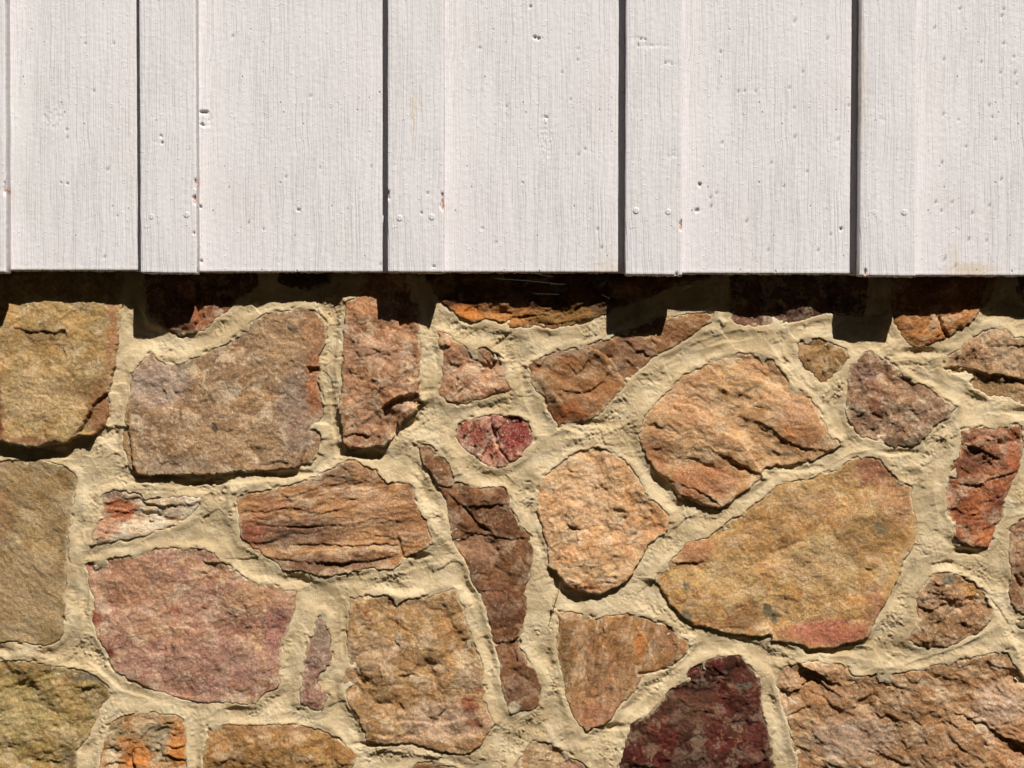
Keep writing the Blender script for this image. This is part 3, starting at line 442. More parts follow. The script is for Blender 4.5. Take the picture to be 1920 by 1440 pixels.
 st([(1383,1226),(1390,1230),(1397,1237),(1406,1245),(1413,1254),(1419,1261),(1423,1270),(1426,1280),(1427,1291),(1425,1305),(1426,1321),(1430,1335),(1433,1348),(1437,1362),(1440,1377),(1444,1392),(1447,1407),(1450,1440),(1453,1500),(1163,1500),(1162,1440),(1163,1427),(1166,1415),(1170,1403),(1174,1385),(1181,1367),(1186,1359),(1191,1353),(1199,1349),(1208,1343),(1223,1332),(1237,1320),(1243,1310),(1250,1297),(1261,1289),(1273,1280),(1280,1270),(1289,1260),(1303,1251),(1317,1243),(1332,1237),(1347,1232),(1365,1231)],
    (2, 7), (92,36,26), (70,36,22), 'dark maroon stone at the bottom right of centre', (3.2,2.2,1.4), 1.8, 34, speck=0.06, veins=0.8,
    patches=[(1395,1300,24,60,(92,44,32),0.6),(1290,1330,60,40,(84,52,32),0.6),(1300,1440,50,30,(72,48,36),0.6),(1402,1283,12,4,(104,98,88),0.8),(1390,1290,4,8,(104,98,88),0.7),(1415,1400,26,50,(96,46,36),0.5),(1205,1380,20,20,(90,58,40),0.5)],
    ledges=[([(1364,1355),(1380,1350),(1395,1352)],3,10),([(1245,1310),(1270,1322),(1300,1330)],-1.5,12)]),
 # 35 large bottom right
 st([(1460,1251),(1480,1247),(1500,1245),(1520,1243),(1545,1242),(1570,1244),(1587,1254),(1600,1266),(1623,1267),(1647,1263),(1680,1261),(1713,1257),(1747,1249),(1780,1240),(1813,1234),(1847,1227),(1868,1222),(1890,1220),(1895,1231),(1900,1243),(1909,1257),(1920,1270),(1995,1302),(1995,1500),(1490,1500),(1497,1440),(1494,1420),(1489,1403),(1481,1375),(1473,1343),(1467,1326),(1463,1310),(1460,1296),(1459,1283)],
    (3, 8), (184,144,104), (164,118,74), 'large craggy brown stone in the lower right corner', (3.8,2.8,1.3), 3.8, 46, (1.4,1,0.5), speck=0.75, veins=0.35,
    patches=[(1510,1262,50,16,(180,130,90),0.6),(1540,1300,60,26,(160,106,60),0.6),(1600,1380,90,40,(176,148,130),0.55),(1800,1270,70,26,(150,108,70),0.6),(1700,1330,60,30,(150,104,62),0.5),(1870,1320,50,40,(180,152,134),0.5),(1780,1400,80,40,(142,100,64),0.6),(1560,1340,50,20,(154,108,62),0.5),(1890,1400,40,50,(170,110,66),0.5)],
    ledges=[([(1460,1290),(1480,1297),(1500,1290),(1513,1274),(1530,1272),(1548,1285)],8,24),([(1630,1275),(1636,1300),(1645,1313),(1660,1312)],-4,22),([(1640,1330),(1650,1345),(1665,1340),(1690,1350)],5,14),([(1690,1380),(1700,1400),(1715,1395)],5,12),([(1790,1390),(1800,1400),(1820,1412)],6,14),([(1660,1415),(1680,1425),(1710,1435)],8,16),([(1620,1400),(1640,1410),(1655,1425)],4,12),([(1775,1350),(1790,1358),(1800,1370)],4,10),([(1840,1290),(1870,1308),(1900,1320),(1925,1338)],-3,16),([(1830,1360),(1860,1362),(1890,1358),(1930,1380)],-3,16)], cracks=[([(1475,1345),(1492,1336),(1515,1325)],2,5)]),
 # 36 hidden under siding
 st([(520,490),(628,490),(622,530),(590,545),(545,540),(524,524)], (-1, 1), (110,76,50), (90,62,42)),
]
# wall either side of and below the frame
rs = np.random.RandomState(7)
TONES = [(172,128,84),(160,118,78),(178,144,92),(150,106,70),(168,118,92),(134,92,60),(186,142,92),(120,76,56),(160,136,92)]
def band(u0, u1, v0, v1, du, dv):
    nu = max(1, round((u1 - u0) / du)); nv = max(1, round((v1 - v0) / dv)); su = (u1 - u0) / nu; sv = (v1 - v0) / nv
    P = [(u0 + (i + .5 + rs.uniform(-.28, .28)) * su, v0 + (j + .5 + rs.uniform(-.28, .28)) * sv) for j in range(nv) for i in range(nu)]
    out = []
    for i, (px, py) in enumerate(P):
        poly = [(u0, v0), (u1, v0), (u1, v1), (u0, v1)]
        for j, (qx, qy) in enumerate(P):
            if i == j or abs(qx - px) > 3 * su or abs(qy - py) > 3 * sv: continue
            nx, ny = qx - px, qy - py; mx, my = (px + qx) / 2, (py + qy) / 2; gap = 15 / math.hypot(nx, ny)
            f = lambda p: (p[0] - mx) * nx + (p[1] - my) * ny + gap * (nx * nx + ny * ny)
            new = []
            for a, b2 in zip(poly, poly[1:] + poly[:1]):
                fa, fb = f(a), f(b2)
                if fa <= 0: new.append(a)
                if (fa <= 0) != (fb <= 0):
                    t = fa / (fa - fb); new.append((a[0] + t * (b2[0] - a[0]), a[1] + t * (b2[1] - a[1])))
            poly = new
            if len(poly) < 3: break
        if len(poly) < 3: continue
        pts = []
        for a, b2 in zip(poly, poly[1:] + poly[:1]):
            for t in (0.15, 0.5, 0.85): pts.append((a[0] + t * (b2[0] - a[0]) + rs.uniform(-5, 5), a[1] + t * (b2[1] - a[1]) + rs.uniform(-5, 5)))
        c1 = TONES[rs.randint(len(TONES))]; c2 = TONES[rs.randint(len(TONES))]
        out.append(st(pts, (2, 4 + rs.rand() * 6), c1, tuple((a + b) / 2 for a, b in zip(c1, c2)), None, (3.5, 2.4, 1.2), rs.rand() * 3, 40, speck=rs.uniform(0.2, 0.7), edge=6))
    return out
n_main = len(stones)
stones += band(-700, -62, 490, 1500, 215, 170) + band(2012, 2620, 490, 1500, 205, 170) + band(-700, 2620, 1516, 1990, 235, 165)

TOPU = [-700, 0, 240, 600, 830, 1280, 1540, 1880, 2620]; TOPM = [0, 0, 0, 5, 6, -5, -4, -6, -4]
def macro(u, v):                                        # slow swell of the whole wall face
    m = np.interp(u, TOPU, TOPM) * (1 - sst(640, 820, v))
    return m + 2.2 * fbm(u, v, 260, 2, 55)
def stone_height(sd, s, U, V, seed):
    p = np.array(s['p']); v0, v1 = p[:, 1].min(), p[:, 1].max(); cu, cv = p.mean(0)
    ht, hb = s['h']; t = np.clip((V - v0) / (v1 - v0), 0, 1)
    return ht + (hb - ht) * t + s['hx'] * (U - cu)

def build_stone(i, s, parent):
    near = i < n_main; step = 1.8 if near else 8.0
    p = np.array(s['p']); u0, v0 = p.min(0) - 12; u1, v1 = p.max(0) + 12
    if near: v0 = max(v0, 470)
    us = np.arange(u0, u1, step); vs = np.arange(v0, v1, step); U, V = np.meshgrid(us, vs)
    wu, wv = warp(U, V); sd = sdf(wu, wv, s['p']) - 1.8; sd0 = 31 * i
    a1, a2, a3 = s['rough']; ax, ay, th = s['aniso']; c_, s_ = math.cos(th), math.sin(th)
    RU = (U * c_ + V * s_) / ax; RV = (-U * s_ + V * c_) / ay
    H = stone_height(sd, s, U, V, sd0)
    wx = RU + 9 * fbm(U, V, 30, 2, sd0 + 3); wy = RV + 9 * fbm(U, V, 30, 2, sd0 + 4)
    base = H; H = 0
    H = H + 1.7 * a1 * fbm(RU, RV, 85, 2, sd0 + 1) + 1.25 * a2 * fbm(wx, wy, 24, 3, sd0 + 2, 0.55) + a3 * fbm(RU, RV, 7.5, 2, sd0 + 5)
    H = H + s['fac'] * (planes(wx, wy, 62, sd0 + 41, 0.7, 0.2))
    H = H + s['fac'] * (0.75 * planes(wx, wy, 23, sd0 + 42, 0.8, 0.2))
    if near:                                            # broken, slightly stepped faces
        q = fbm(wx, wy, 46, 3, sd0 + 9) * 3.2; fr = q - np.floor(q)
        H = H + 0.36 * a2 * (np.floor(q) + sst(0.80, 1.0, fr))
        q = fbm(wx, wy, 19, 3, sd0 + 12) * 2.4; fr = q - np.floor(q)
        H = H + 0.26 * a2 * (np.floor(q) + sst(0.80, 1.0, fr))
    if s['flake'] > 0:
        f1, f2, r, px, py = cells(wx, wy, s['fsc'], sd0 + 6)
        g = (r[0] - 0.5) * 1.0 + px * (r[1] - 0.5) * 1.6 + py * (r[2] - 0.5) * 1.6
        H = H + s['flake'] * g * sst(0.0, 0.05, f2 - f1) + 0.0
        f1, f2, r, px, py = cells(wx, wy, s['fsc'] * 0.42, sd0 + 8)
        H = H + s['flake'] * 0.42 * ((r[0] - 0.5) + px * (r[1] - 0.5) * 1.6 + py * (r[2] - 0.5) * 1.6)
    ins_ = sd < -3; H = H - H[ins_].mean() if ins_.any() else H
    H = base + H * (0.3 + 0.7 * sst(0, 20, -sd)) * s.get('amp', 0.85)
    jx = U + 2.5 * fbm(U, V, 12, 2, sd0 + 30); jy = V + 2.5 * fbm(U, V, 12, 2, sd0 + 31)
    for pts, dh in s['facets']:
        f = sdf(jx, jy, pts); H = H + dh * sst(1.5, -2.5, f)
    for pts, stp, Lg in s['ledges']:                    # chipped step: the side away from the viewer's right drops, then recovers
        dd, sg = pdist(jx, jy, pts); e0, e1 = pts[0], pts[-1]
        fade = sst(0, 14, np.minimum(np.hypot(jx - e0[0], jy - e0[1]), np.hypot(jx - e1[0], jy - e1[1])))
        w = np.where(sg * np.sign(stp) > 0, np.exp(-dd / Lg), 0) * sst(0, 1.6, dd)
        H = H - abs(stp) * w * (0.25 + 0.75 * fade)
    for pts, wd, dp in s['cracks']:
        dd, sg = pdist(jx, jy, pts); H = H - dp * np.exp(-(dd / wd) ** 2)
    er = s['edge'] * (1 + 0.7 * fbm(U, V, 40, 2, sd0 + 7)); er = np.clip(er, 1.5, 20)
    ed = np.clip(1 + sd / er, 0, 1); H = H - 3.6 * ed ** 2.2 * np.clip(er / 6, 0.4, 1.6) * (0.45 + 0.9 * sst(-0.3, 0.4, fbm(U, V, 33, 2, sd0 + 47)))
    H = H - 5.0 * np.clip(sd + 0.5, 0, 4)
    H = H + macro(U, V)
    mask = (sd < 2.5)
    mask = mask[:-1, :-1] & mask[1:, :-1] & mask[:-1, 1:] & mask[1:, 1:]
    # colour: what the rock itself is
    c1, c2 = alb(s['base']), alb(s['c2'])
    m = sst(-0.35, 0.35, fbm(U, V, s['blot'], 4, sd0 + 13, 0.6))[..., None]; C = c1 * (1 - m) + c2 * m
    C = C * (1 + 0.14 * fbm(RU, RV, 20, 3, sd0 + 14, 0.65))[..., None]
    m = sst(0.28, 0.62, fbm(wx, wy, 38, 4, sd0 + 16, 0.6))[..., None] * 0.5
    C = C * (1 - m) + C * np.array([1.04, 0.88, 0.72]) * m
    m = sst(0.2, 0.6, fbm(U, V, 30, 4, sd0 + 18, 0.65))[..., None] * 0.5 * min(1, s['speck'] * 1.5)
    C = C * (1 - m) + alb(LIL) * m
    if near:
        m = (sst(0.05, 0.45, 2.1 * fbm(wx, wy, 34, 5, sd0 + 60, 0.7)) * (0.25 + 0.75 * s['speck']))[..., None]
        C = C * (1 - m) + (C * 0.40 + alb((216, 192, 164)) * 0.66) * m
        m = (sst(0.05, 0.7, 2.1 * fbm(wx, wy, 26, 5, sd0 + 61, 0.66)) * 0.62)[..., None]; C = C * (1 - m) + C * np.array([0.66, 0.58, 0.48]) * m
        m = (sst(0.0, 0.6, 2.1 * fbm(U, V, 55, 4, sd0 + 62, 0.62)) * 0.6)[..., None]; C = C * (1 - m) + C * np.array([1.05, 0.90, 0.68]) * m
        if s['veins']:
            m = sst(0.06, 0.0, np.abs(fbm(wx, wy, 48, 4, sd0 + 63, 0.6))) * sst(-0.1, 0.3, fbm(U, V, 40, 2, sd0 + 64)) * s['veins']
            C = C * (1 - m[..., None] * 0.6) + alb((190, 130, 92)) * m[..., None] * 0.6
        q1 = U + 10 * fbm(U, V, 22, 3, sd0 + 20); q2 = V + 10 * fbm(U, V, 22, 3, sd0 + 21)
        for (px, py, rx, ry, cc, k) in s['patches']:
            r = np.hypot((q1 - px) / (rx + 1.5), (q2 - py) / (ry + 1.5)); m = (sst(1.25, 0.55, r) * k)[..., None]
            C = C * (1 - m) + alb(cc) * (1 + 0.12 * fbm(U, V, 14, 2, sd0 + 24))[..., None] * m
    lum = C @ np.array([0.3, 0.6, 0.1]); C = C * 0.88 + lum[..., None] * np.array([1.02, 1.0, 0.90]) * 0.12; C = C * np.array([1.01, 1.005, 0.94])
    # mortar smear left on the rim
    m = sst(-7, -0.5, sd + 6 * fbm(U, V, 9, 3, sd0 + 26, 0.6)) * sst(-0.15, 0.35, fbm(U, V, 50, 2, sd0 + 27)) * 0.7
    C = C * (1 - m[..., None]) + alb((212, 196, 160)) * m[..., None]
    spk = s['speck'] * (0.55 + 0.9 * sst(-0.5, 0.6, fbm(U, V, 42, 3, sd0 + 22)))
    X = (U - 960) * S; Z = (720 - V) * S; Y = -H * S
    org = ((p[:, 0].mean() - 960) * S, 0.0, (720 - p[:, 1].mean()) * S)
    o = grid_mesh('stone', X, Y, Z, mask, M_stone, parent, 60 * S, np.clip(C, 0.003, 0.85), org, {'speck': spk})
    if s['label']: o['label'] = s['label']
    return o

wall = thing('stone_wall', 'rubble wall of mixed sandstone set in wide cream mortar joints below the white boards', 'stone wall', (0, 0, 0))
for i, s in enumerate(stones): build_stone(i, s, wall)

# ------------------------------------------------------------------ mortar
us = np.concatenate([np.arange(-712, -30, 8.0), np.arange(-30, 1950, 1.8), np.arange(1950, 2636, 8.0)])
vs = np.concatenate([np.arange(440, 490, 6.0), np.arange(490, 1462, 1.8), np.arange(1462, 2010, 8.0)])
U, V = np.meshgrid(us, vs); U = U.astype(np.float32); V = V.astype(np.float32)
WU, WV = warp(U, V)
near = np.full(U.shape, 60.0, np.float32); second = near.copy(); gxf = np.zeros_like(U); gyf = np.ones_like(U)
rise = np.zeros_like(U); inside = np.full(U.shape, 60.0, np.float32)
for i, s in enumerate(stones):
    p = np.array(s['p']); a0, a1 = np.searchsorted(us, [p[:, 0].min() - 60, p[:, 0].max() + 60]); b0, b1 = np.searchsorted(vs, [p[:, 1].min() - 60, p[:, 1].max() + 60])
    sl = (slice(b0, b1), slice(a0, a1)); u, v = U[sl], V[sl]
    if u.size == 0: continue
    d = (sdf(WU[sl], WV[sl], s['p']) - 1.8).astype(np.float32)
    gv, gu = np.gradient(d, vs[b0:b1], us[a0:a1]); gl = np.hypot(gu, gv) + 1e-6
    du = sdf(u, v, s['p']); g2, g1 = np.gradient(du, vs[b0:b1], us[a0:a1])
    up = -g2 / (np.hypot(g1, g2) + 1e-6)                # 1 above the stone, -1 below
    hs = stone_height(d, s, u, v, 0)
    k1 = 0.5 + 0.5 * fbm(u, v, 45, 2, 300 + i)          # how far the trowel lapped onto this stone
    lap = sst(-0.7, 0.8, up + 0.25 * (k1 - 0.5))
    lo = 0.08 if s['h'][1] >= 9 else 0.55
    rr = (hs + 2.4 * k1 + 0.3) * (lo + (1 - lo) * lap) * np.exp(-(np.clip(d, 0, 99) / (13 + 9 * lap)) ** 1.3) - (1 - lap) * (1 - k1) * 1.6 * np.exp(-np.clip(d, 0, 99) / 4.0)
    R = rise[sl]; R = np.where(np.abs(rr) > np.abs(R), rr, R); rise[sl] = R
    nr = near[sl]; m = d < nr; second[sl] = np.where(m, nr, np.minimum(second[sl], d))
    near[sl] = np.where(m, d, nr); gxf[sl] = np.where(m, gu / gl, gxf[sl]); gyf[sl] = np.where(m, gv / gl, gyf[sl])
H = macro(U, V) + rise + (8.0 * fbm(U, V, 80, 2, 71) + 1.0 * fbm(U, V, 30, 2, 70)) * sst(0, 16, near) - 2.2 * sst(0, 18, near)
# trowel and brush strokes run along the joints
ang = np.arctan2(gxf, -gyf) + 1.0 * fbm(U, V, 130, 2, 72)
wz = 0.85 * sst(1180, 1300, U) * sst(760, 640, V); ang = ang * (1 - wz) + wz * (-0.42)
flat_zone = sst(0.1, 0.7, fbm(U, V, 150, 2, 73))
fine = 0.3 + 1.9 * sst(-0.05, 0.4, fbm(U, V, 120, 2, 89))
streak = np.zeros_like(U); wsum = np.zeros_like(U)
for k in range(8):
    t = math.pi * k / 8; w = np.clip(np.cos(ang - t) ** 2, 0, 1) ** 10; c_, s_ = math.cos(t), math.sin(t)
    a = U * c_ + V * s_; b = -U * s_ + V * c_; b = b + 3 * fbm(U, V, 50, 1, 90 + k)
    n1 = fine * (1.0 * vn(a / 90, b / 6.0, 400 + k) + 0.45 * vn(a / 60, b / 3.6, 420 + k)) + 3.4 * vn(a / 120, b / 17.0, 440 + k)
    streak += w * n1; wsum += w
streak /= wsum + 1e-6
joint = sst(2, 10, near)
H += 1.35 * streak * (0.35 + 0.75 * sst(-0.2, 0.5, fbm(U, V, 110, 2, 74))) * (0.35 + 0.65 * joint)
# overlapping trowel passes: broad slightly tilted laps with crisp lips
qx = U + 18 * fbm(U, V, 70, 2, 75); qy = V + 18 * fbm(U, V, 70, 2, 76)
f1, f2, r, px, py = cells(qx, qy * 1.3, 105, 77)
lapm = joint * 0.9
H += lapm * ((r[0] - 0.5) * 0.8 + (px * (r[1] - 0.5) + py * (r[2] - 0.5)) * 6.0)
f1, f2, r, px, py = cells(qx * 1.2, qy, 46, 78)
H += lapm * ((r[0] - 0.5) * 0.2 + (px * (r[1] - 0.5) + py * (r[2] - 0.5)) * 1.2)
tr = [([(612,640),(618,720),(622,800),(632,880)],2.5,14),([(640,575),(634,640),(630,740)],-2.5,10),([(812,640),(816,700),(815,790)],2.2,12),
      ([(1430,633),(1455,665),(1480,700),(1510,728),(1537,750)],3,12),([(1596,676),(1570,706),(1547,737),(1543,775)],-3,14),([(1460,650),(1490,690),(1530,735)],-2,8),
      ([(133,1217),(160,1238),(187,1260),(233,1297),(300,1315)],3,14),([(157,1185),(180,1215),(213,1247)],-2,14),([(360,1318),(352,1360),(353,1440)],2.5,9),([(400,1322),(392,1345),(381,1400),(379,1440)],-2.5,9),
      ([(1437,1243),(1450,1270),(1460,1310),(1478,1380),(1494,1440)],3,9),([(1722,1020),(1716,1080),(1695,1140),(1660,1190),(1647,1215)],2.5,12),([(1647,1220),(1677,1237),(1683,1257)],3,10),([(1683,1250),(1740,1232),(1813,1205),(1862,1175)],-3,14),
      ([(1880,1180),(1900,1210),(1925,1250)],2.5,10),([(1287,650),(1340,628),(1390,618),(1450,622)],-2.5,12),([(1300,662),(1360,640),(1420,636)],2.5,10),([(1190,720),(1230,690),(1290,660)],2,10),([(960,640),(972,700),(985,760),(1010,800)],2.2,14),
      ([(1040,800),(1090,812),(1150,806),(1200,780)],3,18),([(420,1010),(440,1050),(470,1075)],2,10),([(180,1022),(240,1010),(310,980),(360,965)],2.5,12),([(860,1030),(880,1080),(900,1130),(920,1190),(935,1260)],-2.5,9),
      ([(1020,1090),(1040,1160),(1038,1230),(1052,1300),(1075,1360)],2.5,14),([(240,905),(330,915),(430,908),(540,900)],3,16),([(150,870),(160,960),(150,1060)],2.2,14),([(60,845),(120,858),(150,868)],4,10),([(650,1085),(720,1082),(800,1062),(850,1050)],2,12),
      ([(700,1400),(780,1412),(860,1420)],2,12),([(950,1345),(950,1400),(945,1440)],2,14),([(1150,1370),(1180,1340),(1230,1290),(1290,1240)],3,12),([(1520,1225),(1600,1232),(1660,1245)],2.5,10),([(1760,830),(1750,900),(1760,1000)],2,14),([(1640,840),(1600,850),(1560,865)],2.5,10)]
JX = U + 3.0 * fbm(U, V, 26, 2, 79); JY = V + 3.0 * fbm(U, V, 26, 2, 80)
for pts, stp, Lg in tr:
    pa = np.array(pts); a0, a1 = np.searchsorted(us, [pa[:, 0].min() - 50, pa[:, 0].max() + 50]); b0, b1 = np.searchsorted(vs, [pa[:, 1].min() - 50, pa[:, 1].max() + 50])
    sl = (slice(b0, b1), slice(a0, a1)); x, y = JX[sl], JY[sl]
    dd, sg = pdist(x, y, pts); e0, e1 = pts[0], pts[-1]
    fade = sst(0, 25, np.minimum(np.hypot(x - e0[0], y - e0[1]), np.hypot(x - e1[0], y - e1[1])))
    H[sl] += abs(stp) * np.where(sg * np.sign(stp) > 0, np.exp(-dd / Lg), np.exp(-dd / 2.2)) * fade * (0.5 + 0.5 * joint[sl])
# crumbly pulled-back edges and ragged lips
crumb = fbm(U, V, 8, 3, 81, 0.6); em = sst(7, 0, near) * sst(0.05, 0.5, fbm(U, V, 40, 2, 82))
H += em * crumb * 0.3
H -= sst(0.25, 0.6, fbm(U, V, 28, 2, 83)) * sst(3.5, 0.5, np.abs(near - 1.0)) * 4.5
H += 0.2 * fbm(U, V, 10, 3, 84)
# fine splits
f = np.abs(fbm(U, V, 55, 3, 85)); H -= sst(0.035, 0.0, f) * sst(0.35, 0.6, fbm(U, V, 90, 2, 86)) * 1.8
for (cx_, cy_, rx_, ry_, dp_) in [(75,850,50,15,9),(690,852,34,11,6),(540,888,70,7,5),(1238,905,22,34,7),(1044,1080,18,28,8),(1560,1218,70,9,5),(1500,878,60,7,4),(1820,1034,34,8,5),(785,1042,26,8,5),(1115,795,40,7,4),(160,1120,8,50,5),(700,1395,60,5,4),(600,1285,12,12,5),(1150,1362,40,7,4),(1730,660,50,9,6),(820,900,14,30,5),(645,1180,6,50,4),(1680,848,40,6,4),(290,893,60,5,4)]:
    r_ = np.hypot((JX - cx_) / rx_, (JY - cy_) / ry_); H = H - dp_ * sst(1.3, 0.3, r_)
# dive under the stones
H = np.where(near < -0.5, H - 2.2 * (-near - 0.5) * (0.14 + 1.2 * sst(-0.30, 0.15, fbm(U, V, 30, 3, 87))), H)
keep = near > -16
mask = keep[:-1, :-1] | keep[1:, :-1] | keep[:-1, 1:] | keep[1:, 1:]
C = np.zeros(U.shape + (3,), np.float32) + alb((207, 184, 145))
m = sst(-0.3, 0.5, fbm(U, V, 140, 3, 88))[..., None]; C = C * (1 - m) + alb((190, 166, 127)) * m
m = (sst(-0.1, 0.7, 2.1 * fbm(U, V, 44, 4, 188, 0.62)) * 0.35)[..., None]; C = C * (1 - m) + alb((224, 206, 172)) * m
m = (sst(0.1, 0.9, 2.1 * fbm(U, V, 70, 4, 189, 0.62)) * 0.35)[..., None]; C = C * (1 - m) + alb((168, 144, 104)) * m
m = (sst(-1.0, -5, near) * 0.6)[..., None]; C = C * (1 - m) + alb((204, 190, 158)) * m
grid_mesh('mortar', (U - 960) * S, -np.clip(H, -40, 40) * S, (720 - V) * S, mask, M_mortar, wall, 110 * S, C)
# solid core behind the face, so the wall has its thickness
def box_part(name, x0, x1, y0, y1, z0, z1, mat, parent):
    me = bpy.data.meshes.new(name)
    v = [(x, y, z) for z in (z0, z1) for y in (y0, y1) for x in (x0, x1)]
    me.from_pydata(v, [], [(0, 2, 3, 1), (4, 5, 7, 6), (0, 1, 5, 4), (2, 6, 7, 3), (0, 4, 6, 2), (1, 3, 7, 5)])
    if mat is M_mortar:
        a = me.attributes.new('tint', 'FLOAT_COLOR', 'POINT')
        for k in range(8): a.data[k].color = tuple(float(t) for t in alb((190, 169, 130))) + (1.0,)
    me.materials.append(mat); o = bpy.data.objects.new(name, me); scene.collection.objects.link(o); o.parent = parent
    return o
box_part('wall_core', (-712 - 960) * S + .003, (2630 - 960) * S - .003, 45 * S, 420 * S, GZ - 0.05, (720 - 450) * S, M_mortar, wall)

# ------------------------------------------------------------------ board and batten siding
BD = 45.0; BT = 31.0                                    # board face off the mortar plane, batten thickness
siding = thing('board_siding', 'white painted upright boards and battens above the stone wall', 'siding', (0, 0, W(960, 512, BD)[2]))
SZ = siding.location.z
WHITE = (222, 218, 216)
RAW = (176, 132, 104)
def plank(name, ut, ub, vb, depth, thick, mat, seed, feats=(), stains=(), label=None, top=-460):
    """ut / ub: left and right edge at v=0 and v=510; vb: foot (left, right)"""
    def xs(w):
        n_ = max(2, int(w / 2.0)); return np.linspace(0, 1, n_)
    w = ub[1] - ub[0]; vis = max(ub[0], -30) < min(ub[1], 1950)
    a = xs(w) if vis else np.linspace(0, 1, 12)
    rag = 1.0
    vv = np.concatenate([np.linspace(top, -12, 30)[:-1], np.arange(-12, 508, 2.6 if vis else 26), [509.0, 510.5, 512.0]])
    A, Vn = np.meshgrid(a, vv)
    foot = vb[0] + (vb[1] - vb[0]) * A
    Vv = np.where(Vn > 400, 400 + (Vn - 400) * (foot - 400) / 112.0, Vn)
    t = Vv / 510.0
    e_l = ut[0] + (ub[0] - ut[0]) * t; e_r = ut[1] + (ub[1] - ut[1]) * t
    wob = 0.7 * vn(Vv / 60, Vv * 0 + seed, seed) + 0.35 * vn(Vv / 9, Vv * 0 + seed, seed + 1)
    wob2 = 0.7 * vn(Vv / 70, Vv * 0 + seed + 3, seed + 2) + 0.35 * vn(Vv / 9, Vv * 0 + seed, seed + 3)
    Uu = (e_l + wob) * (1 - A) + (e_r + wob2) * A
    last = Vn >= 511.9
    Vv = Vv + np.where(last, 1.5 * vn(Uu / 5.0, Uu * 0 + 0.5, seed + 9) + 1.0 * vn(Uu / 21.0, Uu * 0 + 0.5, seed + 10), 0)
    # relief: slow swell, paint ripples, rounded arrises
    H = 0.7 * fbm(Uu, Vv * 0.25, 70, 2, seed + 20) + 0.30 * fbm(Uu * 1.0, Vv * 0.10, 7, 2, seed + 21) + 0.22 * fbm(Uu, Vv, 9, 2, seed + 22)
    de = np.minimum(Uu - e_l, e_r - Uu); H = H - 1.4 * np.clip(1 - de / 2.6, 0, 1.3) ** 2
    db = foot - Vv; H = H - 1.2 * np.clip(1 - db / 3.0, 0, 1.3) ** 2 + 0.5 * np.exp(-(db - 3) ** 2 / 6.0)
    C = np.zeros(Uu.shape + (3,), np.float32) + lin(WHITE) * 1.10
    m = sst(-0.3, 0.5, fbm(Uu, Vv, 150, 2, seed + 30))[..., None]; C = C * (1 - m * 0.5) + lin((218, 214, 210)) * 1.10 * m * 0.5
    for (cu, cv, ru, rv, kind) in feats:
        j1 = Uu + 2.0 * fbm(Uu, Vv, 6, 2, seed + 40); j2 = Vv + 2.0 * fbm(Uu, Vv, 6, 2, seed + 41)
        r = np.hypot((j1 - cu) / ru, (j2 - cv) / rv)
        if kind == 'gouge':                             # raw wood torn out
            m = sst(1.1, 0.75, r); H = H - 4.5 * m + 1.3 * m * fbm(Uu, Vv, 5, 2, seed + 42)
            m = (m * sst(-0.35, 0.2, fbm(Uu, Vv, 6, 2, seed + 43)))[..., None]; C = C * (1 - m) + alb(RAW) * m
        elif kind == 'hole':
            m = sst(1.1, 0.6, r); H = H - 4.5 * m; m = m[..., None] * 0.6; C = C * (1 - m) + lin((120, 98, 80)) * m
        elif kind == 'knot':                            # raised ring of a knot under the paint
            H = H + 0.4 * np.exp(-((r - 1) / 0.2) ** 2) - 0.5 * np.exp(-((r - 0.78) / 0.15) ** 2) + sst(1.3, 0.6, r) * 1.1 * fbm(Uu, Vv, 6, 3, seed + 44)
        elif kind == 'rough':
            H = H + sst(1.1, 0.5, r) * (1.4 * fbm(Uu, Vv, 5, 3, seed + 45) - 0.4)
        elif kind == 'slit':                            # short diagonal nick
            q = (Uu - cu) * 0.9 + (Vv - cv) * 0.42; q2 = -(Uu - cu) * 0.42 + (Vv - cv) * 0.9
            m = np.exp(-(q / 1.25) ** 2 - (q2 / (0.8 * rv)) ** 2); H = H - 3.0 * m
            m = m[..., None] * 0.65; C = C * (1 - m) + lin((112, 100, 90)) * m
    for (cu, cv, ru, rv, cc, k) in stains:
        j = Uu + 8 * fbm(Uu, Vv, 14, 2, seed + 50); r = np.hypot((j - cu) / ru, (Vv + 6 * vn(Uu / 5, Uu * 0, seed + 51) - cv) / rv)
        m = (sst(1.2, 0.2, r) * k)[..., None]; C = C * (1 - m) + lin(cc) * m
    dep = depth + H; kk = (D - depth) / D
    X = (Uu - 960) * kk * S; Z = (720 - Vv) * kk * S; Y = -dep * S
    org = ((ub[0] + ub[1] - 1920) / 2 * kk * S, 0.0, 0.0)
    Z = Z - SZ
    mask = np.ones((Uu.shape[0] - 1, Uu.shape[1] - 1), bool)
    o = grid_mesh(name, X, Y, Z, mask, mat, siding, -(depth - thick) * S, C, org)
    if label: o['label'] = label
    return o
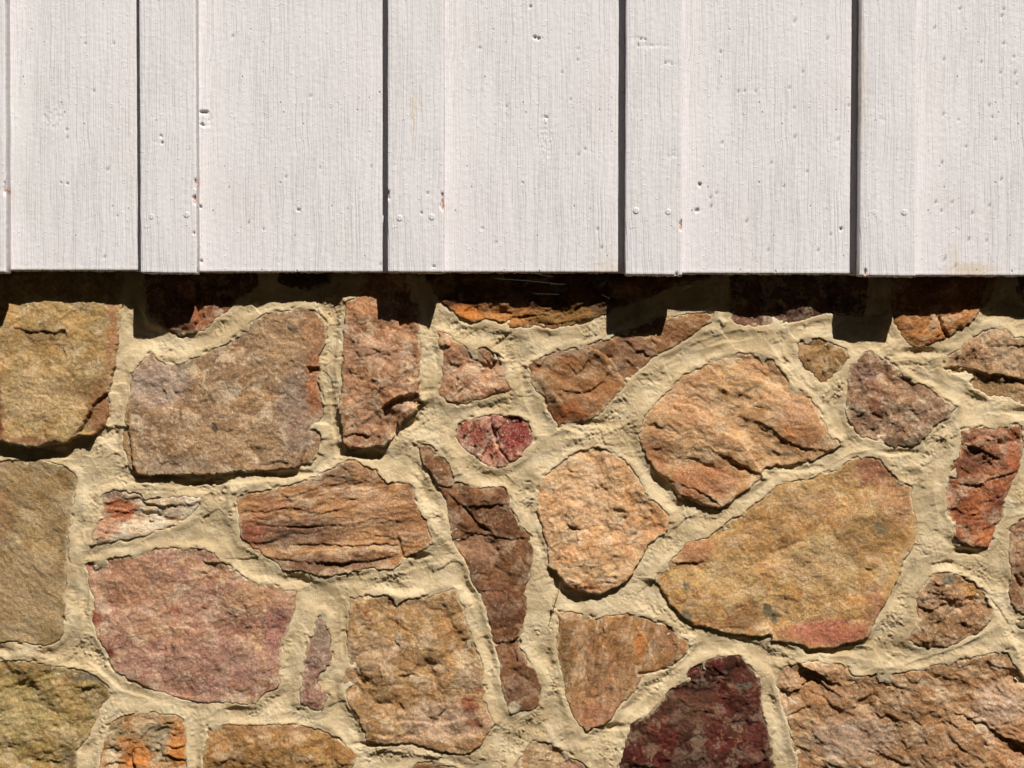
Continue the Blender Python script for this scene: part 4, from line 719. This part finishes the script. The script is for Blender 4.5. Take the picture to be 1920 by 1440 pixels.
# boards run from the middle of one batten to the middle of the next, with a gap hidden behind the batten
mid = [(-570,-570),(-45,-43),(311,317),(780,779),(1227,1226),(1667,1665),(2115,2112),(2560,2560)]
foots = [(506,506),(507,507.6),(510.2,510.3),(510.6,511),(512.6,514.2),(516.8,517.4),(518,519)]
slit = lambda *p: [(a, b, 2, l, 'slit') for a, b, l in p]
bf = {1: [(100,215,26,34,'rough'),(128,345,3,2,'hole')] + slit((160,82,3),(213,82,4),(176,171,4),(125,243,3),(126,258,4),(202,318,6),(196,482,4),(220,405,3)),
      2: [(386,224,13,17,'knot'),(383,210,10,3.2,'hole'),(379,233,4,3.5,'hole'),(389,226,12,15,'rough'),(376,388,3,2.2,'hole'),(377,490,3,3,'hole'),(560,394,8,5,'knot'),(560,393,3,2,'hole')] + slit((436,68,4),(600,315,3),(582,180,4),(466,418,5),(696,312,3),(713,496,3),(494,430,3),(536,332,4)),
      3: [(1024,268,18,44,'rough'),(1020,220,9,3,'rough'),(1025,220,4,2,'hole'),(1003,70,3,3,'hole'),(1010,72,3,2.5,'hole'),(995,12,3,2,'hole')] + slit((1070,187,3),(1083,112,3),(1084,92,3),(1097,280,3),(1085,290,4),(1054,136,3),(930,455,4),(904,428,3),(900,90,3),(1120,430,4),(1128,465,5),(950,200,3)),
      4: [(1312,346,4,4,'hole'),(1307,394,4.5,3.2,'hole'),(1577,430,4,5,'rough'),(1577,430,2.6,4,'hole')] + slit((1351,98,4),(1384,172,4),(1396,171,4),(1417,172,3),(1490,40,6),(1551,73,5),(1505,135,4),(1489,203,3),(1490,258,6),(1591,198,4),(1571,262,5),(1354,268,5),(1333,388,7),(1332,371,4),(1343,363,4),(1400,415,7),(1440,470,5),(1558,440,4),(1534,470,5),(1446,306,4),(1513,322,4),(1470,350,3),(1480,165,4)),
      5: [(1795,432,5,5,'rough')] + slit((1752,53,6),(1800,17,4),(1878,30,5),(1882,82,4),(1770,112,5),(1840,117,4),(1882,18,4),(1901,107,3),(1903,138,8),(1906,158,4),(1855,198,4),(1769,215,5),(1876,137,4),(1797,225,3),(1860,220,3),(1766,306,5),(1754,380,6),(1823,400,6),(1816,450,6),(1771,487,8),(1791,500,7),(1765,396,4),(1785,380,5),(1855,386,5),(1850,452,4),(1866,262,4),(1811,276,4),(1877,337,5))}
bs = {5: [(1820,506,60,16,(214,190,150),0.6),(1790,478,16,26,(222,206,180),0.4)], 1: [(60,300,60,200,(212,218,212),0.4)], 3: [(1150,500,60,20,(226,210,190),0.5)]}
for i in range(7):
    g0 = 3.0
    plank('board', (mid[i][0] + g0, mid[i+1][0] - g0), (mid[i][1] + g0, mid[i+1][1] - g0), foots[i], BD, 29, M_board, 500 + 60 * i, bf.get(i, ()), bs.get(i, ()))
bat = [((-625,-520),(-625,-520),(508,508)), ((-97,9),(-96,11),(510.5,511)), ((261,366),(264,368.5),(511.6,513)), ((727.5,832),(727.3,831.7),(510.2,511)),
       ((1175,1280),(1173,1279),(515.2,516.2)), ((1616,1719.5),(1612,1717),(517,518.3)), ((2062,2168),(2058,2164),(519,520)), ((2505,2610),(2505,2610),(520,521))]
btf = {2: [(366,344,2.6,9,'gouge'),(365,374,3.6,9,'gouge'),(364,438,2.2,2.2,'hole'),(291,264,9,6,'rough'),(301,255,2,2,'hole'),(304,268,2,2,'hole')],
       3: [(829.5,379,3.2,19,'gouge'),(802,361,2.5,1.6,'hole'),(728,366,1.6,9,'gouge'),(813,500,3,1.6,'hole'),(790,400,2,2,'hole')],
       4: [(1277,422,3,11,'gouge'),(1195,72,14,5,'rough'),(1204,73,11,1.2,'hole'),(1197,84,1.4,4,'hole'),(1213,84,12,8,'rough'),(1250,118,16,6,'rough'),(1262,122,5,1,'hole'),(1248,118,3,1,'hole'),(1230,86,34,3,'rough'),(1258,292,14,8,'rough'),(1268,514,3,2.5,'hole')],
       5: [(1623,511,2.4,7,'gouge'),(1653,226,8,5,'rough')],
       1: [(9,355,2,14,'gouge')]}
bts = {3: [(776,200,10,40,(222,200,164),0.35),(774,230,4,30,(214,186,140),0.35)], 5: [(1618,150,6,160,(214,200,176),0.5)]}
nails = {2: [(284,406),(350,402.5)], 3: [(749,409),(809.5,407)], 4: [(1193,395),(1252.5,397)], 5: [(1639,398),(1695.5,398)]}
def nail_head(u, v, parent, seed):
    R = 6.0; me = bpy.data.meshes.new('nail'); vs_ = []; fs = []
    rings = [(0.0, 0.35), (0.5, 0.38), (0.85, 0.3), (1.0, -0.3), (1.0, -3.0)]
    rnd = np.random.RandomState(seed); kk = (D - BD - BT) / D; n_ = 24
    for (r, h) in rings:
        for k in range(n_):
            a = 2 * math.pi * k / n_; rr = R * r * (1 + 0.03 * rnd.randn())
            vs_.append((rr * math.cos(a) * S, -h * S, rr * math.sin(a) * S))
    for j in range(len(rings) - 1):
        for k in range(n_):
            fs.append((j * n_ + k, j * n_ + (k + 1) % n_, (j + 1) * n_ + (k + 1) % n_, (j + 1) * n_ + k))
    me.from_pydata(vs_, [], fs); me.validate(); me.polygons.foreach_set('use_smooth', [True] * len(me.polygons))
    a = me.attributes.new('tint', 'FLOAT_COLOR', 'POINT')
    for k in range(len(vs_)): a.data[k].color = tuple(float(t) for t in lin(WHITE) * 1.10) + (1.0,)
    me.materials.append(M_batten); o = bpy.data.objects.new('nail', me); scene.collection.objects.link(o); o.parent = parent
    o.location = ((u - 960) * kk * S - parent.location.x, -(BD + BT + 0.3) * S, (720 - v) * kk * S - SZ)
for i, (ut, ub, vb) in enumerate(bat):
    o = plank('batten', ut, ub, vb, BD + BT, BT - 1.0, M_batten, 1500 + 60 * i, btf.get(i, ()), bts.get(i, ()))
    for k, (u, v) in enumerate(nails.get(i, ())): nail_head(u, v, o, 10 * i + k)

# ------------------------------------------------------------------ small things
def curve_thing(name, segs, rad, mat, label, cat):
    verts = []; faces = []
    for pts in segs:
        P = [Vector(W(*p[:3])) for p in pts]; base = len(verts)
        for j, p in enumerate(P):
            t = (P[min(j + 1, len(P) - 1)] - P[max(j - 1, 0)]).normalized(); a = t.cross(Vector((0.1, 1, 0.2))).normalized(); b2 = t.cross(a)
            r = rad * (pts[j][3] if len(pts[j]) > 3 else 1) * S
            for k in range(6): q = k * math.pi / 3; verts.append(p + a * (r * math.cos(q)) + b2 * (r * math.sin(q)))
        for j in range(len(P) - 1):
            for k in range(6): faces.append((base + j*6 + k, base + j*6 + (k+1) % 6, base + (j+1)*6 + (k+1) % 6, base + (j+1)*6 + k))
        faces.append(tuple(base + k for k in range(5, -1, -1))); faces.append(tuple(base + (len(P)-1)*6 + k for k in range(6)))
    c0 = sum(verts, Vector()) / len(verts)
    me = bpy.data.meshes.new(name); me.from_pydata([v - c0 for v in verts], [], faces); me.materials.append(mat)
    o = bpy.data.objects.new(name, me); scene.collection.objects.link(o); o.location = c0; o['label'] = label; o['category'] = cat
    return o
M_silk = flatmat('silk', (0.12, 0.115, 0.095), 0.5); M_straw = flatmat('straw', (0.16, 0.10, 0.05), 0.7)
web = thing('spider_web', 'broken strands of spider silk stretched in the shadow right under the siding', 'spider web', W(1080, 535, 30))
for pts in [[(923,522,36),(985,526,38),(1043,532,34)],[(1031,533,33),(1060,533,33)],[(992,547,24),(1007,551,22),(1048,552,22)],[(1007,514,42),(1037,519,40)],
    [(1128,535,33),(1134,529,37)],[(1128,552,23),(1143,560,20)],[(1340,533,30),(1367,528,33)],[(1282,543,26),(1298,535,29)]]:
    o = curve_thing('strand', [pts], 0.22, M_silk, '', ''); del o['label']; del o['category']
    o.parent = web; o.location = o.location - web.location
curve_thing('dry_stem', [[(1051,1090,12,.5),(1047,1110,12,.7),(1043,1126,11,.8),(1039,1136,10,1.0),(1036,1148,10,.8),(1030,1168,9,.5)],[(1035,1135,9,1.2),(1038,1137,12,2.6),(1042,1139,9,1.2)]],
    0.8, M_straw, 'thin dry stem with a tiny knot lying on the mortar below the pale peach stone', 'stem')
